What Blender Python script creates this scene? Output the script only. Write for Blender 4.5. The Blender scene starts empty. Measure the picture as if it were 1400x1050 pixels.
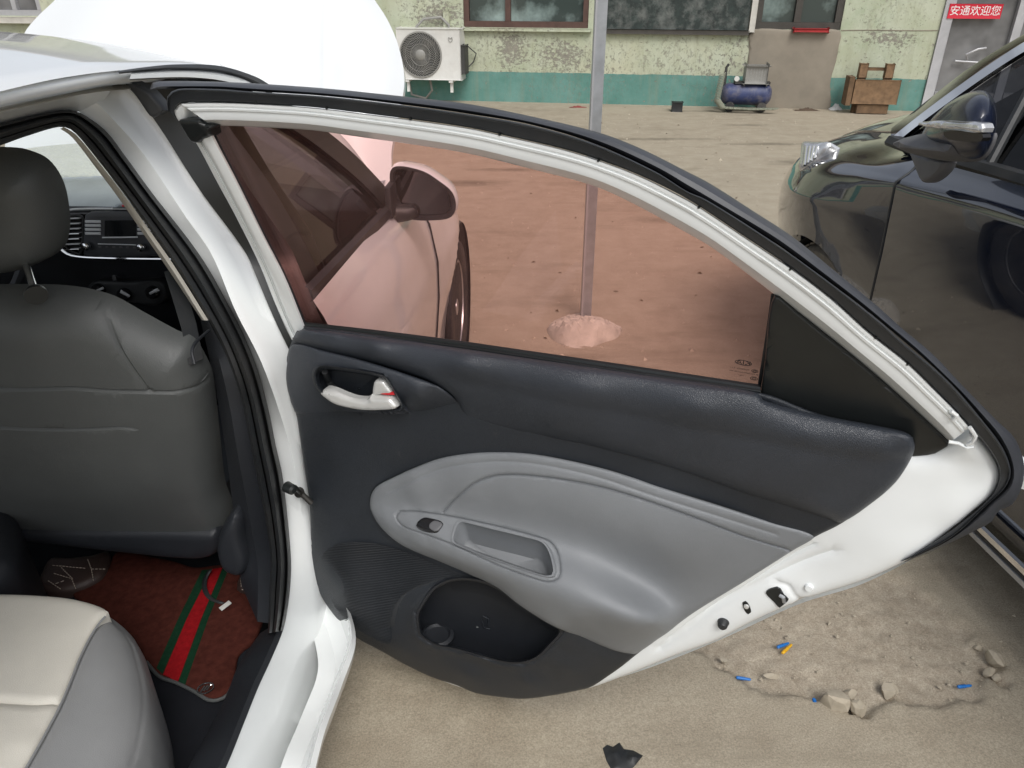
import bpy, bmesh, math, random
import numpy as np
from mathutils import Vector
from mathutils.geometry import delaunay_2d_cdt
random.seed(7); rng = np.random.default_rng(7)
SC = bpy.context.scene; COL = SC.collection

# ------------------------------------------------------------------ camera, sky, sun, exposure
FPX, EYE, PITCH = 1052.0, 1.62, math.radians(28.7)
cd = bpy.data.cameras.new('camera'); cam = bpy.data.objects.new('camera', cd); COL.objects.link(cam)
cam.location = (0, 0, EYE); cam.rotation_euler = (math.pi/2 - PITCH, 0, 0)
cd.sensor_width = 36; cd.lens = 36*FPX/1400; cd.clip_start = .02; cd.clip_end = 600
SC.camera = cam
SUN_EL, SUN_AZ = math.radians(52), math.radians(163)      # azimuth clockwise from +Y: behind the camera, a little right
w = bpy.data.worlds.new('World'); SC.world = w; w.use_nodes = True
nt = w.node_tree; bg = nt.nodes['Background']
sky = nt.nodes.new('ShaderNodeTexSky'); sky.sky_type = 'NISHITA'; sky.sun_disc = False
sky.sun_elevation = SUN_EL; sky.sun_rotation = SUN_AZ; sky.dust_density = 3; sky.ozone_density = 1
hs = nt.nodes.new('ShaderNodeHueSaturation'); hs.inputs['Saturation'].default_value = .36
tcw = nt.nodes.new('ShaderNodeTexCoord'); nzw = nt.nodes.new('ShaderNodeTexNoise'); nzw.inputs['Scale'].default_value = 2.2; nzw.inputs['Detail'].default_value = 5
rmp = nt.nodes.new('ShaderNodeMapRange'); rmp.inputs['From Min'].default_value = .3; rmp.inputs['From Max'].default_value = .7; rmp.inputs['To Min'].default_value = .75; rmp.inputs['To Max'].default_value = 1.35
mxw = nt.nodes.new('ShaderNodeMix'); mxw.data_type = 'RGBA'; mxw.blend_type = 'MULTIPLY'; mxw.inputs[0].default_value = 1
nt.links.new(tcw.outputs['Generated'], nzw.inputs['Vector']); nt.links.new(nzw.outputs['Fac'], rmp.inputs['Value'])
nt.links.new(sky.outputs[0], hs.inputs['Color']); nt.links.new(hs.outputs[0], mxw.inputs[6]); nt.links.new(rmp.outputs[0], mxw.inputs[7])
nt.links.new(mxw.outputs[2], bg.inputs['Color']); bg.inputs['Strength'].default_value = .13
sd = bpy.data.lights.new('sun', 'SUN'); sun = bpy.data.objects.new('sun', sd); COL.objects.link(sun)
sd.energy = 1.5; sd.angle = math.radians(25); sd.color = (1, .985, .965)
sv = Vector((math.sin(SUN_AZ)*math.cos(SUN_EL), math.cos(SUN_AZ)*math.cos(SUN_EL), math.sin(SUN_EL)))
sun.rotation_euler = sv.to_track_quat('Z', 'Y').to_euler()
SC.view_settings.view_transform = 'Standard'; SC.view_settings.look = 'None'
SC.view_settings.exposure = 0.22; SC.view_settings.gamma = 1
try: SC.view_settings.use_curve_mapping = False
except Exception: pass
SC.cycles.max_bounces = 10; SC.cycles.transparent_max_bounces = 16; SC.cycles.glossy_bounces = 5; SC.cycles.use_denoising = True

# ------------------------------------------------------------------ materials
def newmat(name):
    m = bpy.data.materials.new(name); m.use_nodes = True
    return m, m.node_tree, m.node_tree.nodes['Principled BSDF']
def N(nt, t, **kw):
    n = nt.nodes.new(t)
    for k, v in kw.items():
        if k in n.inputs: n.inputs[k].default_value = v
        else: setattr(n, k, v)
    return n
def mixc(nt, fac, a, b, mode='MIX'):
    n = nt.nodes.new('ShaderNodeMix'); n.data_type = 'RGBA'; n.blend_type = mode
    for i, v in ((0, fac), (6, a), (7, b)):
        if hasattr(v, 'is_linked') or hasattr(v, 'links'): nt.links.new(v, n.inputs[i])
        else: n.inputs[i].default_value = v if i == 0 else (*v[:3], 1)
    return n.outputs[2]
def noise(nt, scale, detail=4, rough=.55, vec=None, lo=None, hi=None, stretch=None):
    tc = N(nt, 'ShaderNodeTexCoord'); v = vec or tc.outputs['Object']
    if stretch:
        mp = N(nt, 'ShaderNodeMapping'); mp.inputs['Scale'].default_value = stretch; nt.links.new(v, mp.inputs[0]); v = mp.outputs[0]
    n = N(nt, 'ShaderNodeTexNoise', Scale=scale, Detail=detail, Roughness=rough); nt.links.new(v, n.inputs['Vector'])
    o = n.outputs['Fac']
    if lo is not None:
        r = N(nt, 'ShaderNodeMapRange'); r.inputs['From Min'].default_value = lo; r.inputs['From Max'].default_value = hi
        nt.links.new(o, r.inputs['Value']); o = r.outputs[0]
    return o
def bump(nt, bs, h, strength, dist=.001, prev=None):
    b = N(nt, 'ShaderNodeBump'); b.inputs['Strength'].default_value = strength; b.inputs['Distance'].default_value = dist
    nt.links.new(h, b.inputs['Height'])
    if prev is not None: nt.links.new(prev, b.inputs['Normal'])
    nt.links.new(b.outputs[0], bs.inputs['Normal']); return b.outputs[0]
def solid(name, c, rough=.5, metal=0, coat=0, var=.12, vs=9, bmp=0, bscale=300, spec=.5, dust=0, dustc=(.35,.3,.24)):
    m, nt, b = newmat(name)
    c2 = [max(0, x*(1-var)) for x in c]; c3 = [min(1, x*(1+var)) for x in c]
    col = mixc(nt, noise(nt, vs, 5, .6, lo=.3, hi=.7), c2, c3)
    if dust: 
        f = noise(nt, 6, 6, .7, lo=.45, hi=.85); mm = N(nt, 'ShaderNodeMath', operation='MULTIPLY'); nt.links.new(f, mm.inputs[0]); mm.inputs[1].default_value = dust
        col = mixc(nt, mm.outputs[0], col, dustc)
    nt.links.new(col, b.inputs['Base Color'])
    r = N(nt, 'ShaderNodeMapRange'); r.inputs['To Min'].default_value = max(.02, rough*.85); r.inputs['To Max'].default_value = min(1, rough*1.2)
    nt.links.new(noise(nt, vs*3, 3), r.inputs['Value']); nt.links.new(r.outputs[0], b.inputs['Roughness'])
    b.inputs['Metallic'].default_value = metal; b.inputs['Coat Weight'].default_value = coat; b.inputs['Coat Roughness'].default_value = .04
    b.inputs['Specular IOR Level'].default_value = spec
    if bmp: bump(nt, b, noise(nt, bscale, 3), bmp)
    return m
def leather(name, c, rough=.45, scale=330, strength=.5, var=.15):
    m, nt, b = newmat(name)
    tc = N(nt, 'ShaderNodeTexCoord')
    col = mixc(nt, noise(nt, 7, 5, .6, lo=.3, hi=.7), [x*(1-var) for x in c], [x*(1+var) for x in c])
    f = noise(nt, 22, 8, .75, lo=.62, hi=.8); mm = N(nt, 'ShaderNodeMath', operation='MULTIPLY'); nt.links.new(f, mm.inputs[0]); mm.inputs[1].default_value = .12
    nt.links.new(mixc(nt, mm.outputs[0], col, (.3, .28, .25)), b.inputs['Base Color']); b.inputs['Roughness'].default_value = rough
    v = N(nt, 'ShaderNodeTexVoronoi', Scale=scale); v.feature = 'DISTANCE_TO_EDGE'; nt.links.new(tc.outputs['Object'], v.inputs['Vector'])
    r = N(nt, 'ShaderNodeMapRange'); r.inputs['From Max'].default_value = .3; nt.links.new(v.outputs[0], r.inputs['Value'])
    p = bump(nt, b, r.outputs[0], strength, .0006); bump(nt, b, noise(nt, 60, 3), .15, .001, p)
    return m
def glass(name, tint, refl=1.0, rough=.0, film=(1, 1, 1), base=.03, dirt=0, haze=0):
    m = bpy.data.materials.new(name); m.use_nodes = True; nt = m.node_tree; nt.nodes.remove(nt.nodes['Principled BSDF'])
    t = N(nt, 'ShaderNodeBsdfTransparent'); t.inputs[0].default_value = (*tint, 1)
    g = N(nt, 'ShaderNodeBsdfGlossy'); g.inputs['Roughness'].default_value = rough; g.inputs['Color'].default_value = (*film, 1)
    f = N(nt, 'ShaderNodeLayerWeight'); f.inputs['Blend'].default_value = .5; pw = N(nt, 'ShaderNodeMath', operation='POWER'); nt.links.new(f.outputs['Facing'], pw.inputs[0]); pw.inputs[1].default_value = 5
    mu = N(nt, 'ShaderNodeMath', operation='MULTIPLY_ADD'); nt.links.new(pw.outputs[0], mu.inputs[0]); mu.inputs[1].default_value = refl*.9; mu.inputs[2].default_value = base
    mx = N(nt, 'ShaderNodeMixShader'); nt.links.new(mu.outputs[0], mx.inputs[0]); nt.links.new(t.outputs[0], mx.inputs[1]); nt.links.new(g.outputs[0], mx.inputs[2])
    if dirt:
        df = N(nt, 'ShaderNodeBsdfDiffuse'); df.inputs[0].default_value = (.8, .46, .4, 1); ds_ = noise(nt, 9, 8, .75, lo=.42, hi=.8, stretch=(1, 1, .6)); m2 = N(nt, 'ShaderNodeMath', operation='MULTIPLY_ADD'); nt.links.new(ds_, m2.inputs[0]); m2.inputs[1].default_value = dirt; m2.inputs[2].default_value = haze  # smears plus a painted pink haze that lifts the view through the glass
        m3 = N(nt, 'ShaderNodeMixShader'); nt.links.new(m2.outputs[0], m3.inputs[0]); nt.links.new(mx.outputs[0], m3.inputs[1]); nt.links.new(df.outputs[0], m3.inputs[2]); mx = m3
    nt.links.new(mx.outputs[0], nt.nodes['Material Output'].inputs[0]); return m

M = {}
M['white'] = solid('white_paint', (.74, .76, .76), .3, coat=1, var=.02, vs=3, dust=.10, dustc=(.5, .47, .42))
M['jamb'] = solid('jamb_paint', (.80, .825, .82), .34, coat=.8, var=.02, vs=5, dust=.07, dustc=(.45, .42, .37))
M['rubber'] = solid('rubber', (.016, .018, .02), .5, var=.25, bmp=.15, bscale=500, dust=.08)
M['rubber2'] = solid('rubber_matt', (.028, .031, .035), .45, var=.15, bmp=.1, bscale=400, dust=.06)
M['gloss'] = solid('black_tape', (.012, .014, .014), .35, var=.2)
M['pad'] = leather('door_pad_leather', (.030, .035, .044), .38, 400, .55)
M['trim'] = leather('door_trim_plastic', (.016, .0195, .025), .46, 480, .55)
M['dark'] = leather('dark_plastic', (.014, .016, .02), .5, 500, .3)
M['armgrey'] = leather('grey_plastic', (.19, .20, .21), .40, 560, .4, .05)
M['insert'] = leather('grey_cloth_insert', (.2, .21, .22), .55, 700, .3, .05)
M['seat'] = leather('seat_back_vinyl', (.076, .081, .080), .45, 420, .35, .08)
M['beige'] = leather('beige_vinyl', (.66, .635, .56), .5, 380, .3, .05)
M['bolster'] = leather('grey_vinyl', (.27, .275, .275), .42, 380, .35, .06)
M['silver'] = solid('silver_plastic', (.62, .62, .6), .28, metal=.35, var=.03)
M['chrome'] = solid('chrome', (.8, .8, .8), .08, metal=1, var=.02)
M['mirror'] = solid('mirror_glass', (.10, .105, .11), .02, metal=1, var=.01)  # base colour darkened to stand for a dark reflection
M['red'] = solid('red_plastic', (.6, .02, .03), .4)
M['beigetrim'] = solid('beige_trim', (.5, .48, .43), .55)
M['carpet'] = solid('dark_carpet', (.012, .013, .016), .95, bmp=.6, bscale=500, spec=.1)
M['steel'] = solid('galvanised_steel', (.42, .44, .46), .38, metal=.7, var=.15, vs=14, dust=.2)
M['dashtop'] = leather('dash_top', (.28, .31, .335), .32, 420, .3)  # pale blue put into the colour for windscreen light on the pad
M['piano'] = solid('gloss_black', (.01, .01, .011), .12, var=.1)
M['button'] = solid('button_grey', (.7, .71, .72), .35, var=.05)
M['screen'] = solid('screen', (.012, .014, .016), .1, var=.05)
M['navy'] = solid('dark_paint', (.007, .010, .020), .06, metal=.0, coat=1, var=.08, dust=.05, dustc=(.3, .26, .2))
_b = M['navy'].node_tree.nodes['Principled BSDF']; _b.inputs['Coat IOR'].default_value = 1.65; _b.inputs['Specular IOR Level'].default_value = .7; _b.inputs['Coat Roughness'].default_value = .012
M['tyredust'] = solid('dusty_tyre', (.13, .118, .10), .85, var=.25, vs=30, dust=.4)
M['visor'] = solid('visor_rubber', (.045, .048, .055), .42, var=.12, bmp=.1, bscale=400, dust=.08)
M['capnavy'] = solid('mirror_cap_paint', (.008, .012, .028), .25, coat=.35, var=.05)
M['greyplastic'] = solid('grey_cladding', (.10, .10, .105), .5, bmp=.15, bscale=300)
M['tyre'] = solid('tyre_rubber', (.03, .03, .031), .8, var=.2, dust=.35)
M['alloy'] = solid('alloy', (.45, .45, .46), .3, metal=.8)
M['lampglass'] = solid('lamp_glass', (.78, .8, .8), .06, coat=1, var=.1)
M['glass_red'] = glass('tinted_red_glass', (1.0, .82, .79), .8, film=(1, .86, .9), base=.014, dirt=.02, haze=.018)
M['glass_clear'] = glass('windscreen_glass', (.9, .93, .92), .8)
M['glass_dark'] = glass('dark_window_glass', (.12, .12, .125), .7)
M['glass_black'] = glass('privacy_glass', (.12, .125, .14), .9)

# ------------------------------------------------------------------ frames of the place: where rays through the lens meet its true surfaces
CAM = np.array([0, 0, EYE]); FW = np.array([0, math.cos(PITCH), -math.sin(PITCH)]); UPV = np.array([0, math.sin(PITCH), math.cos(PITCH)])
def ray(x, y): return FW + np.array([1., 0, 0])*(x-700)/FPX + UPV*(525-y)/FPX
def unit(v): v = np.array(v, float); return v/np.linalg.norm(v)
ZV = np.array([0, 0, 1.])
class Plane:
    def __init__(s, o, a, b, n): s.o, s.a, s.b, s.n = (np.array(o, float), unit(a), unit(b), unit(n))
    def to2(s, x, y, h=0):
        d = ray(x, y); t = ((s.o + s.n*h - CAM)@s.n)/(d@s.n); p = CAM + d*t - s.o
        return p@s.a, p@s.b
    def to3(s, a, b, h=0): return s.o + s.a*a + s.b*b + s.n*h
    def p(s, x, y, h=0): return s.to3(*s.to2(x, y, h), h)
class DoorSurf:                                   # the opened rear door: upright below the belt, leaning in above it
    o = np.array([-.432, 1.40, 0]); a = unit([.927, -.377, 0]); n = np.array([a[1], -a[0], 0]); K, ZB = .36, .97
    def to2(s, x, y, h=0):
        d = ray(x, y); q = CAM - s.o
        t = (h - q@s.n)/(d@s.n); z = EYE + d[2]*t
        if z > s.ZB:
            t = (h + s.K*(EYE - s.ZB) - q@s.n)/(d@s.n - s.K*d[2]); z = EYE + d[2]*t
        return (q + d*t)@s.a, z
    def to3(s, a, b, h=0): return s.o + s.a*a + s.n*(h + s.K*max(0, b - s.ZB)) + ZV*b
    def p(s, x, y, h=0): return s.to3(*s.to2(x, y, h), h)
class DoorView(DoorSurf):                         # same surface, but heights stand out along the line of sight instead of square to the door
    def __init__(s):
        c = CAM - DoorSurf().p(800, 720); hn = c@s.n; s.da, s.dz = (c@s.a)/hn, c[2]/hn
    def to2(s, x, y, h=0): a, b = DoorSurf.to2(s, x, y, h); return a - s.da*h, b - s.dz*h
    def to3(s, a, b, h=0): return DoorSurf.to3(s, a + s.da*h, b + s.dz*h, h)
EU = unit([.061, .998, 0]); EV = np.array([EU[1], -EU[0], 0]); CO = np.array([-.36, 1.235, 0])
def gl(z):
    t = np.maximum(0, np.asarray(z) - .9); return .5*t*t/(t + .08)
TS = np.linspace(.25, 9, 5000)
class SideSurf:                                   # the right flank of the white car, tumblehome above the belt; h outward
    def to2(s, x, y, h=0):
        d = ray(x, y); P = CAM + np.outer(TS, d); f = (P - CO)@EV - (h - gl(P[:, 2]))
        i = np.nonzero(f[:-1]*f[1:] <= 0)[0]
        if len(i) == 0: i = [int(np.argmin(abs(f[:-1])))]
        i = i[0]; k = f[i]/(f[i] - f[i+1]) if f[i] != f[i+1] else 0
        k = min(1, max(0, k)); p = P[i] + (P[i+1] - P[i])*k
        return (p - CO)@EU, p[2]
    def to3(s, u, z, h=0): return CO + EU*u + EV*(h - float(gl(z))) + ZV*z
    def p(s, x, y, h=0): return s.to3(*s.to2(x, y, h), h)
def W(u, v, z): return CO + EU*u + EV*v + ZV*z     # white car coordinates
DOOR, SIDE, DVW = DoorSurf(), SideSurf(), DoorView()
GROUND = Plane((0, 0, 0), (1, 0, 0), (0, 1, 0), (0, 0, 1))
WALL = Plane((-.59, 10.84, 0), (4.56, -.65, 0), (0, 0, 1), (-.65, -4.56, 0))
def HZ(z): return Plane((0, 0, z), (1, 0, 0), (0, 1, 0), (0, 0, 1))
def UP(u, tilt=0, z0=0):                           # plane across the white car at u, facing back; tilt leans its top back
    n = -EU + ZV*tilt; b = unit(ZV + EU*tilt); return Plane(W(u, 0, z0), EV, b, n)

# ------------------------------------------------------------------ mesh helpers
ORG = {}
def empty(name, loc, label, cat, group=None):
    o = bpy.data.objects.new(name, None); COL.objects.link(o); o.location = loc; o.empty_display_size = .1
    ORG[o.name] = np.array(loc, float); tag(o, label, cat, group); return o
def tag(o, label=None, cat=None, group=None, kind=None):
    for k, v in (('label', label), ('category', cat), ('group', group), ('kind', kind)):
        if v: o[k] = v
    return o
def mk(name, verts, faces, mat, parent=None, smooth=True, angle=38, origin=None):
    verts = np.array([tuple(v) for v in verts], float)
    if parent is not None: og = ORG[parent.name]
    elif origin is not None: og = np.array(origin, float)
    else: og = np.array([verts[:, 0].mean(), verts[:, 1].mean(), verts[:, 2].min()])
    me = bpy.data.meshes.new(name); me.from_pydata([tuple(v) for v in verts - og], [], faces); me.validate()
    if mat: me.materials.append(M[mat] if isinstance(mat, str) else mat)
    o = bpy.data.objects.new(name, me); COL.objects.link(o)
    if parent is not None: o.parent = parent
    else: o.location = og
    ORG[o.name] = og
    if smooth:
        me.polygons.foreach_set('use_smooth', [True]*len(me.polygons)); me.set_sharp_from_angle(angle=math.radians(angle))
    return o
def dense(pts, closed=True, step=6, sharp=()):
    """Catmull-Rom through points of any dimension"""
    P = [np.array(p, float) for p in pts]; n = len(P); out = []
    rngi = n if closed else n-1
    for i in range(rngi):
        p1, p2 = P[i], P[(i+1) % n]
        p0 = P[(i-1) % n] if closed or i > 0 else 2*p1 - p2
        p3 = P[(i+2) % n] if closed or i+2 < n else 2*p2 - p1
        L = np.linalg.norm((p2-p1)[:2]); k = max(1, int(round(L/step)))
        d01 = max(1e-6, np.linalg.norm((p1-p0)[:2])); d12 = max(1e-6, L); d23 = max(1e-6, np.linalg.norm((p3-p2)[:2]))
        m1 = ((p2-p0)/(d01+d12))*d12; m2 = ((p3-p1)/(d12+d23))*d12
        for j in range(k):
            t = j/k; out.append((2*t**3-3*t*t+1)*p1 + (t**3-2*t*t+t)*m1 + (3*t*t-2*t**3)*p2 + (t**3-t*t)*m2)
    if not closed: out.append(P[-1])
    return out
def resample(P, n):
    P = np.array(P); d = np.r_[0, np.cumsum(np.linalg.norm(np.diff(P, axis=0), axis=1))]; t = np.linspace(0, d[-1], n)
    return np.stack([np.interp(t, d, P[:, k]) for k in range(P.shape[1])], 1)
def row(surf, pts, n, h=0, dxy=(0, 0)):
    q = dense([(p[0]+dxy[0], p[1]+dxy[1], p[2] if len(p) > 2 else h) for p in pts], False, 8)
    return resample([surf.p(*a) for a in q], n)
def loft(name, rows, mat, parent=None, close=False, capends=False, **kw):
    n = len(rows[0]); V = [v for r in rows for v in r]; F = []; R = len(rows)
    for i in range(R if close else R-1):
        for j in range(n-1):
            a, b = i*n + j, ((i+1) % R)*n + j; F.append((a, a+1, b+1, b))
    if capends: F += [tuple(i*n for i in range(R))[::-1], tuple(i*n + n-1 for i in range(R))]
    o = mk(name, V, F, mat, parent, **kw); fixn(o); return o
def fixn(o, inside=False):
    bm = bmesh.new(); bm.from_mesh(o.data); bmesh.ops.recalc_face_normals(bm, faces=bm.faces); bm.to_mesh(o.data); bm.free()
def inpoly(P, poly):
    P = np.asarray(P); poly = np.asarray(poly); x, y = P[:, 0], P[:, 1]; c = np.zeros(len(P), bool); j = len(poly)-1
    for i in range(len(poly)):
        xi, yi = poly[i]; xj, yj = poly[j]
        if yi != yj: c ^= ((yi > y) != (yj > y)) & (x < (xj-xi)*(y-yi)/(yj-yi) + xi)
        j = i
    return c
def dist(P, poly, closed=True):
    P = np.asarray(P); A = np.asarray(poly); B = np.roll(A, -1, 0) if closed else A[1:]; A = A if closed else A[:-1]
    D = np.full(len(P), 1e9)
    for a, b in zip(A, B):
        ab = b-a; L = ab@ab + 1e-12; t = np.clip(((P-a)@ab)/L, 0, 1); D = np.minimum(D, np.linalg.norm(P-a-t[:, None]*ab, axis=1))
    return D
def tps(X, h, lam=1e-4):
    X = np.asarray(X); n = len(X); r = np.linalg.norm(X[:, None]-X[None], axis=2); K = np.where(r > 0, r*r*np.log(r+1e-12), 0) + lam*np.eye(n)*.01
    Pm = np.c_[np.ones(n), X]; A = np.block([[K, Pm], [Pm.T, np.zeros((3, 3))]]); s = np.linalg.solve(A, np.r_[h, 0, 0, 0])
    def f(Q):
        Q = np.asarray(Q); r = np.linalg.norm(Q[:, None]-X[None], axis=2); return np.where(r > 0, r*r*np.log(r+1e-12), 0)@s[:n] + s[n] + Q@s[n+1:]
    return f
def relief(name, surf, edge, mat, parent=None, h=0, ctrl=(), sp=.012, rnd=0, dep=0, skirt=.01, holes=(), step=7, grooves=(), extra=None, smoothedge=True, back=False, **kw):
    """a panel on a surface: traced outline, height from control points, rounded rim, skirt round it"""
    def prep(poly, hh):
        q = [(p[0], p[1], p[2] if len(p) > 2 else hh) for p in poly]
        return dense(q, True, step) if smoothedge else q
    E = prep(edge, h); E2 = [surf.to2(*p) for p in E]; EH = [p[2] for p in E]
    HP = [prep(q, h + dep) for q in holes]; H2 = [[surf.to2(*p) for p in q] for q in HP]; HH = [[p[2] for p in q] for q in HP]
    if ctrl:
        C2 = [surf.to2(*c) for c in ctrl]; k = max(1, len(E2)//40)
        f = tps(E2[::k] + C2, np.array(EH[::k] + [c[2] for c in ctrl]))
    else: f = lambda Q: np.full(len(Q), float(np.mean(EH)))
    e = np.array(E2); lo, hi = e.min(0), e.max(0)
    gx, gy = np.meshgrid(np.arange(lo[0], hi[0], sp), np.arange(lo[1], hi[1], sp*.87)); gx = gx + (np.arange(gx.shape[0]) % 2)[:, None]*sp*.5
    G = np.c_[gx.ravel(), gy.ravel()]; G = G[inpoly(G, e)]
    if rnd:                                       # extra rings near the rim so it rounds cleanly
        ring = []
        for k in (.06, .2, .45, .8):
            for i in range(len(e)):
                a, b = e[i-1], e[(i+1) % len(e)]; t = unit(b-a+1e-9); nn = np.array([-t[1], t[0]]); ring += [e[i]+nn*rnd*k, e[i]-nn*rnd*k]
        ring = np.array(ring); ring = ring[inpoly(ring, e)]; d = dist(ring, e); ring = ring[(d > rnd*.04)]
        dG = dist(G, e); G = np.r_[G[dG > rnd], ring]
    for gpts, wdt, gd in grooves:                 # extra points along pressed lines so they stay crisp
        gp = np.array([surf.to2(p[0], p[1], p[2] if len(p) > 2 else h+dep) for p in dense(gpts, False, 4)]); t = np.gradient(gp, axis=0); t /= np.linalg.norm(t, axis=1)[:, None] + 1e-12; nn = np.c_[-t[:, 1], t[:, 0]]
        G = G[dist(G, gp, False) > wdt*2.6]
        for k in (0, -.8, .8, -1.7, 1.7): q = gp + nn*wdt*k; G = np.r_[G, q[inpoly(q, e)]]
    dG = dist(G, e); G = G[dG > min(sp*.35, rnd*.04 if rnd else 1)]
    for q in H2: G = G[~inpoly(G, q)]; G = G[dist(G, q) > sp*.3] if len(G) else G
    gh = f(G) if len(G) else np.zeros(0)
    def rimf(P, hh):
        if not (rnd and dep): return hh
        d = np.clip(dist(P, e)/rnd, 0, 1); return hh + dep*np.sqrt(np.clip(1-(1-d)**2, 0, 1))
    if len(G): gh = rimf(G, gh)
    for gpts, wdt, gd in grooves:
        gp = np.array([surf.to2(p[0], p[1], p[2] if len(p) > 2 else h+dep) for p in dense(gpts, False, 5)])
        if len(G): gh = gh - gd*np.exp(-(dist(G, gp, False)/wdt)**2)
    if extra is not None and len(G): gh = gh + extra(G)
    V2 = [tuple(p) for p in E2]; VH = list(EH); ED = [(i, (i+1) % len(E2)) for i in range(len(E2))]; loops = [list(range(len(E2)))]
    for q, hh in zip(H2, HH):
        s = len(V2); V2 += [tuple(p) for p in q]; VH += hh; ED += [(s+i, s+(i+1) % len(q)) for i in range(len(q))]; loops.append(list(range(s, s+len(q))))
    V2 += [tuple(p) for p in G]; VH += list(gh)
    ov, oe, of, orig, _, _ = delaunay_2d_cdt([Vector(p) for p in V2], ED, [], 0, 1e-7)
    V = []; mp = {}
    for i, v in enumerate(ov):
        o_ = orig[i]; hh = VH[o_[0]] if o_ else float(h)
        for k in o_: mp[k] = i
        V.append(surf.to3(v.x, v.y, hh))
    cen = np.array([np.mean([ov[i] for i in fc], axis=0) for fc in of]); ok = inpoly(cen, e)
    for q in H2: ok &= ~inpoly(cen, q)
    F = [tuple(fc) for fc, k in zip(of, ok) if k]
    if skirt:
        for L in loops[:1] + ([] if not holes else loops[1:]):
            n = len(L); s = len(V)
            for i in L: V.append(surf.to3(ov[mp[i]].x, ov[mp[i]].y, VH[i]-skirt))
            for i in range(n): F.append((mp[L[i]], mp[L[(i+1) % n]], s+(i+1) % n, s+i))
            if back and L is loops[0]: F.append(tuple(range(s, s+n)))
    o = mk(name, V, F, mat, parent, **kw); fixn(o)
    # make sure the front faces the room side
    return o
def box(name, c, size, mat, parent=None, ax=None, bev=.004, **kw):
    a, b, d = ax if ax is not None else (np.array([1., 0, 0]), np.array([0, 1., 0]), ZV)
    bm = bmesh.new(); bmesh.ops.create_cube(bm, size=1)
    for v in bm.verts: v.co = Vector(np.array(c) + np.array(a)*v.co.x*size[0] + np.array(b)*v.co.y*size[1] + np.array(d)*v.co.z*size[2])
    if bev: bmesh.ops.bevel(bm, geom=bm.edges[:], offset=min(bev, min(size)*.45), segments=2, affect='EDGES', profile=.6)
    bm.verts.index_update(); V = [tuple(v.co) for v in bm.verts]; F = [tuple(v.index for v in f.verts) for f in bm.faces]; bm.free()
    o = mk(name, V, F, mat, parent, **kw); fixn(o); return o
def tubegeo(pts, r, n=10, caps=True):
    P = np.array(pts, float); m = len(P); R = np.broadcast_to(np.asarray(r, float), (m,)); V = []; F = []
    T = np.gradient(P, axis=0); T /= np.linalg.norm(T, axis=1)[:, None] + 1e-12
    ref = ZV if abs(T[0]@ZV) < .9 else np.array([1., 0, 0]); u = unit(np.cross(T[0], ref))
    for i in range(m):
        u = unit(u - T[i]*(u@T[i])); v = np.cross(T[i], u)
        for k in range(n): a = 2*math.pi*k/n; V.append(P[i] + R[i]*(u*math.cos(a) + v*math.sin(a)))
    for i in range(m-1):
        for k in range(n): F.append((i*n+k, i*n+(k+1) % n, (i+1)*n+(k+1) % n, (i+1)*n+k))
    if caps: F += [tuple(range(n))[::-1], tuple(range((m-1)*n, m*n))]
    return V, F
def tube(name, pts, r, mat, parent=None, n=10, **kw): return mk(name, *tubegeo(pts, r, n), mat, parent, **kw)
def joined(name, geos, mat, parent=None, **kw):
    V = []; F = []
    for v, f in geos: s = len(V); V += list(v); F += [tuple(i+s for i in q) for q in f]
    o = mk(name, V, F, mat, parent, **kw); fixn(o); return o
def boxgeo(c, size, ax=None):
    a, b, d = ax if ax is not None else (np.array([1., 0, 0]), np.array([0, 1., 0]), ZV); V = []
    for z in (-.5, .5):
        for x, y in ((-.5, -.5), (.5, -.5), (.5, .5), (-.5, .5)): V.append(np.array(c) + np.array(a)*x*size[0] + np.array(b)*y*size[1] + np.array(d)*z*size[2])
    return V, [(3, 2, 1, 0), (4, 5, 6, 7), (0, 1, 5, 4), (1, 2, 6, 5), (2, 3, 7, 6), (3, 0, 4, 7)]
def lathegeo(prof, o, ax, n=32, caps=True):
    ax = unit(ax); u = unit(np.cross(ax, ZV if abs(ax@ZV) < .9 else np.array([1., 0, 0]))); v = np.cross(ax, u); V = []; F = []; m = len(prof)
    for r, h in prof:
        for k in range(n): t = 2*math.pi*k/n; V.append(np.array(o) + ax*h + r*(u*math.cos(t) + v*math.sin(t)))
    for i in range(m-1):
        for k in range(n): F.append((i*n+k, i*n+(k+1) % n, (i+1)*n+(k+1) % n, (i+1)*n+k))
    if caps and prof[0][0] > 1e-6: F.append(tuple(range(n))[::-1])
    if caps and prof[-1][0] > 1e-6: F.append(tuple(range((m-1)*n, m*n)))
    return V, F
def lathe(name, prof, o, ax, mat, parent=None, n=32, caps=True, **kw):
    ob = mk(name, *lathegeo(prof, o, ax, n, caps), mat, parent, **kw); fixn(ob); return ob
def textgeo(body, size, o, a, b, n, ext=.0004, squash=1.0):
    cu = bpy.data.curves.new('lettering', 'FONT'); cu.body = body; cu.size = size; cu.align_x = 'CENTER'; cu.align_y = 'CENTER'; cu.resolution_u = 3
    ob = bpy.data.objects.new('lettering', cu); COL.objects.link(ob); dg = bpy.context.evaluated_depsgraph_get(); me = ob.evaluated_get(dg).to_mesh()
    V = [np.array(o) + np.array(a)*v.co.x*squash + np.array(b)*v.co.y + np.array(n)*ext for v in me.vertices]; F = [tuple(p.vertices) for p in me.polygons]
    ob.evaluated_get(dg).to_mesh_clear(); bpy.data.objects.remove(ob); bpy.data.curves.remove(cu); return V, F

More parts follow.
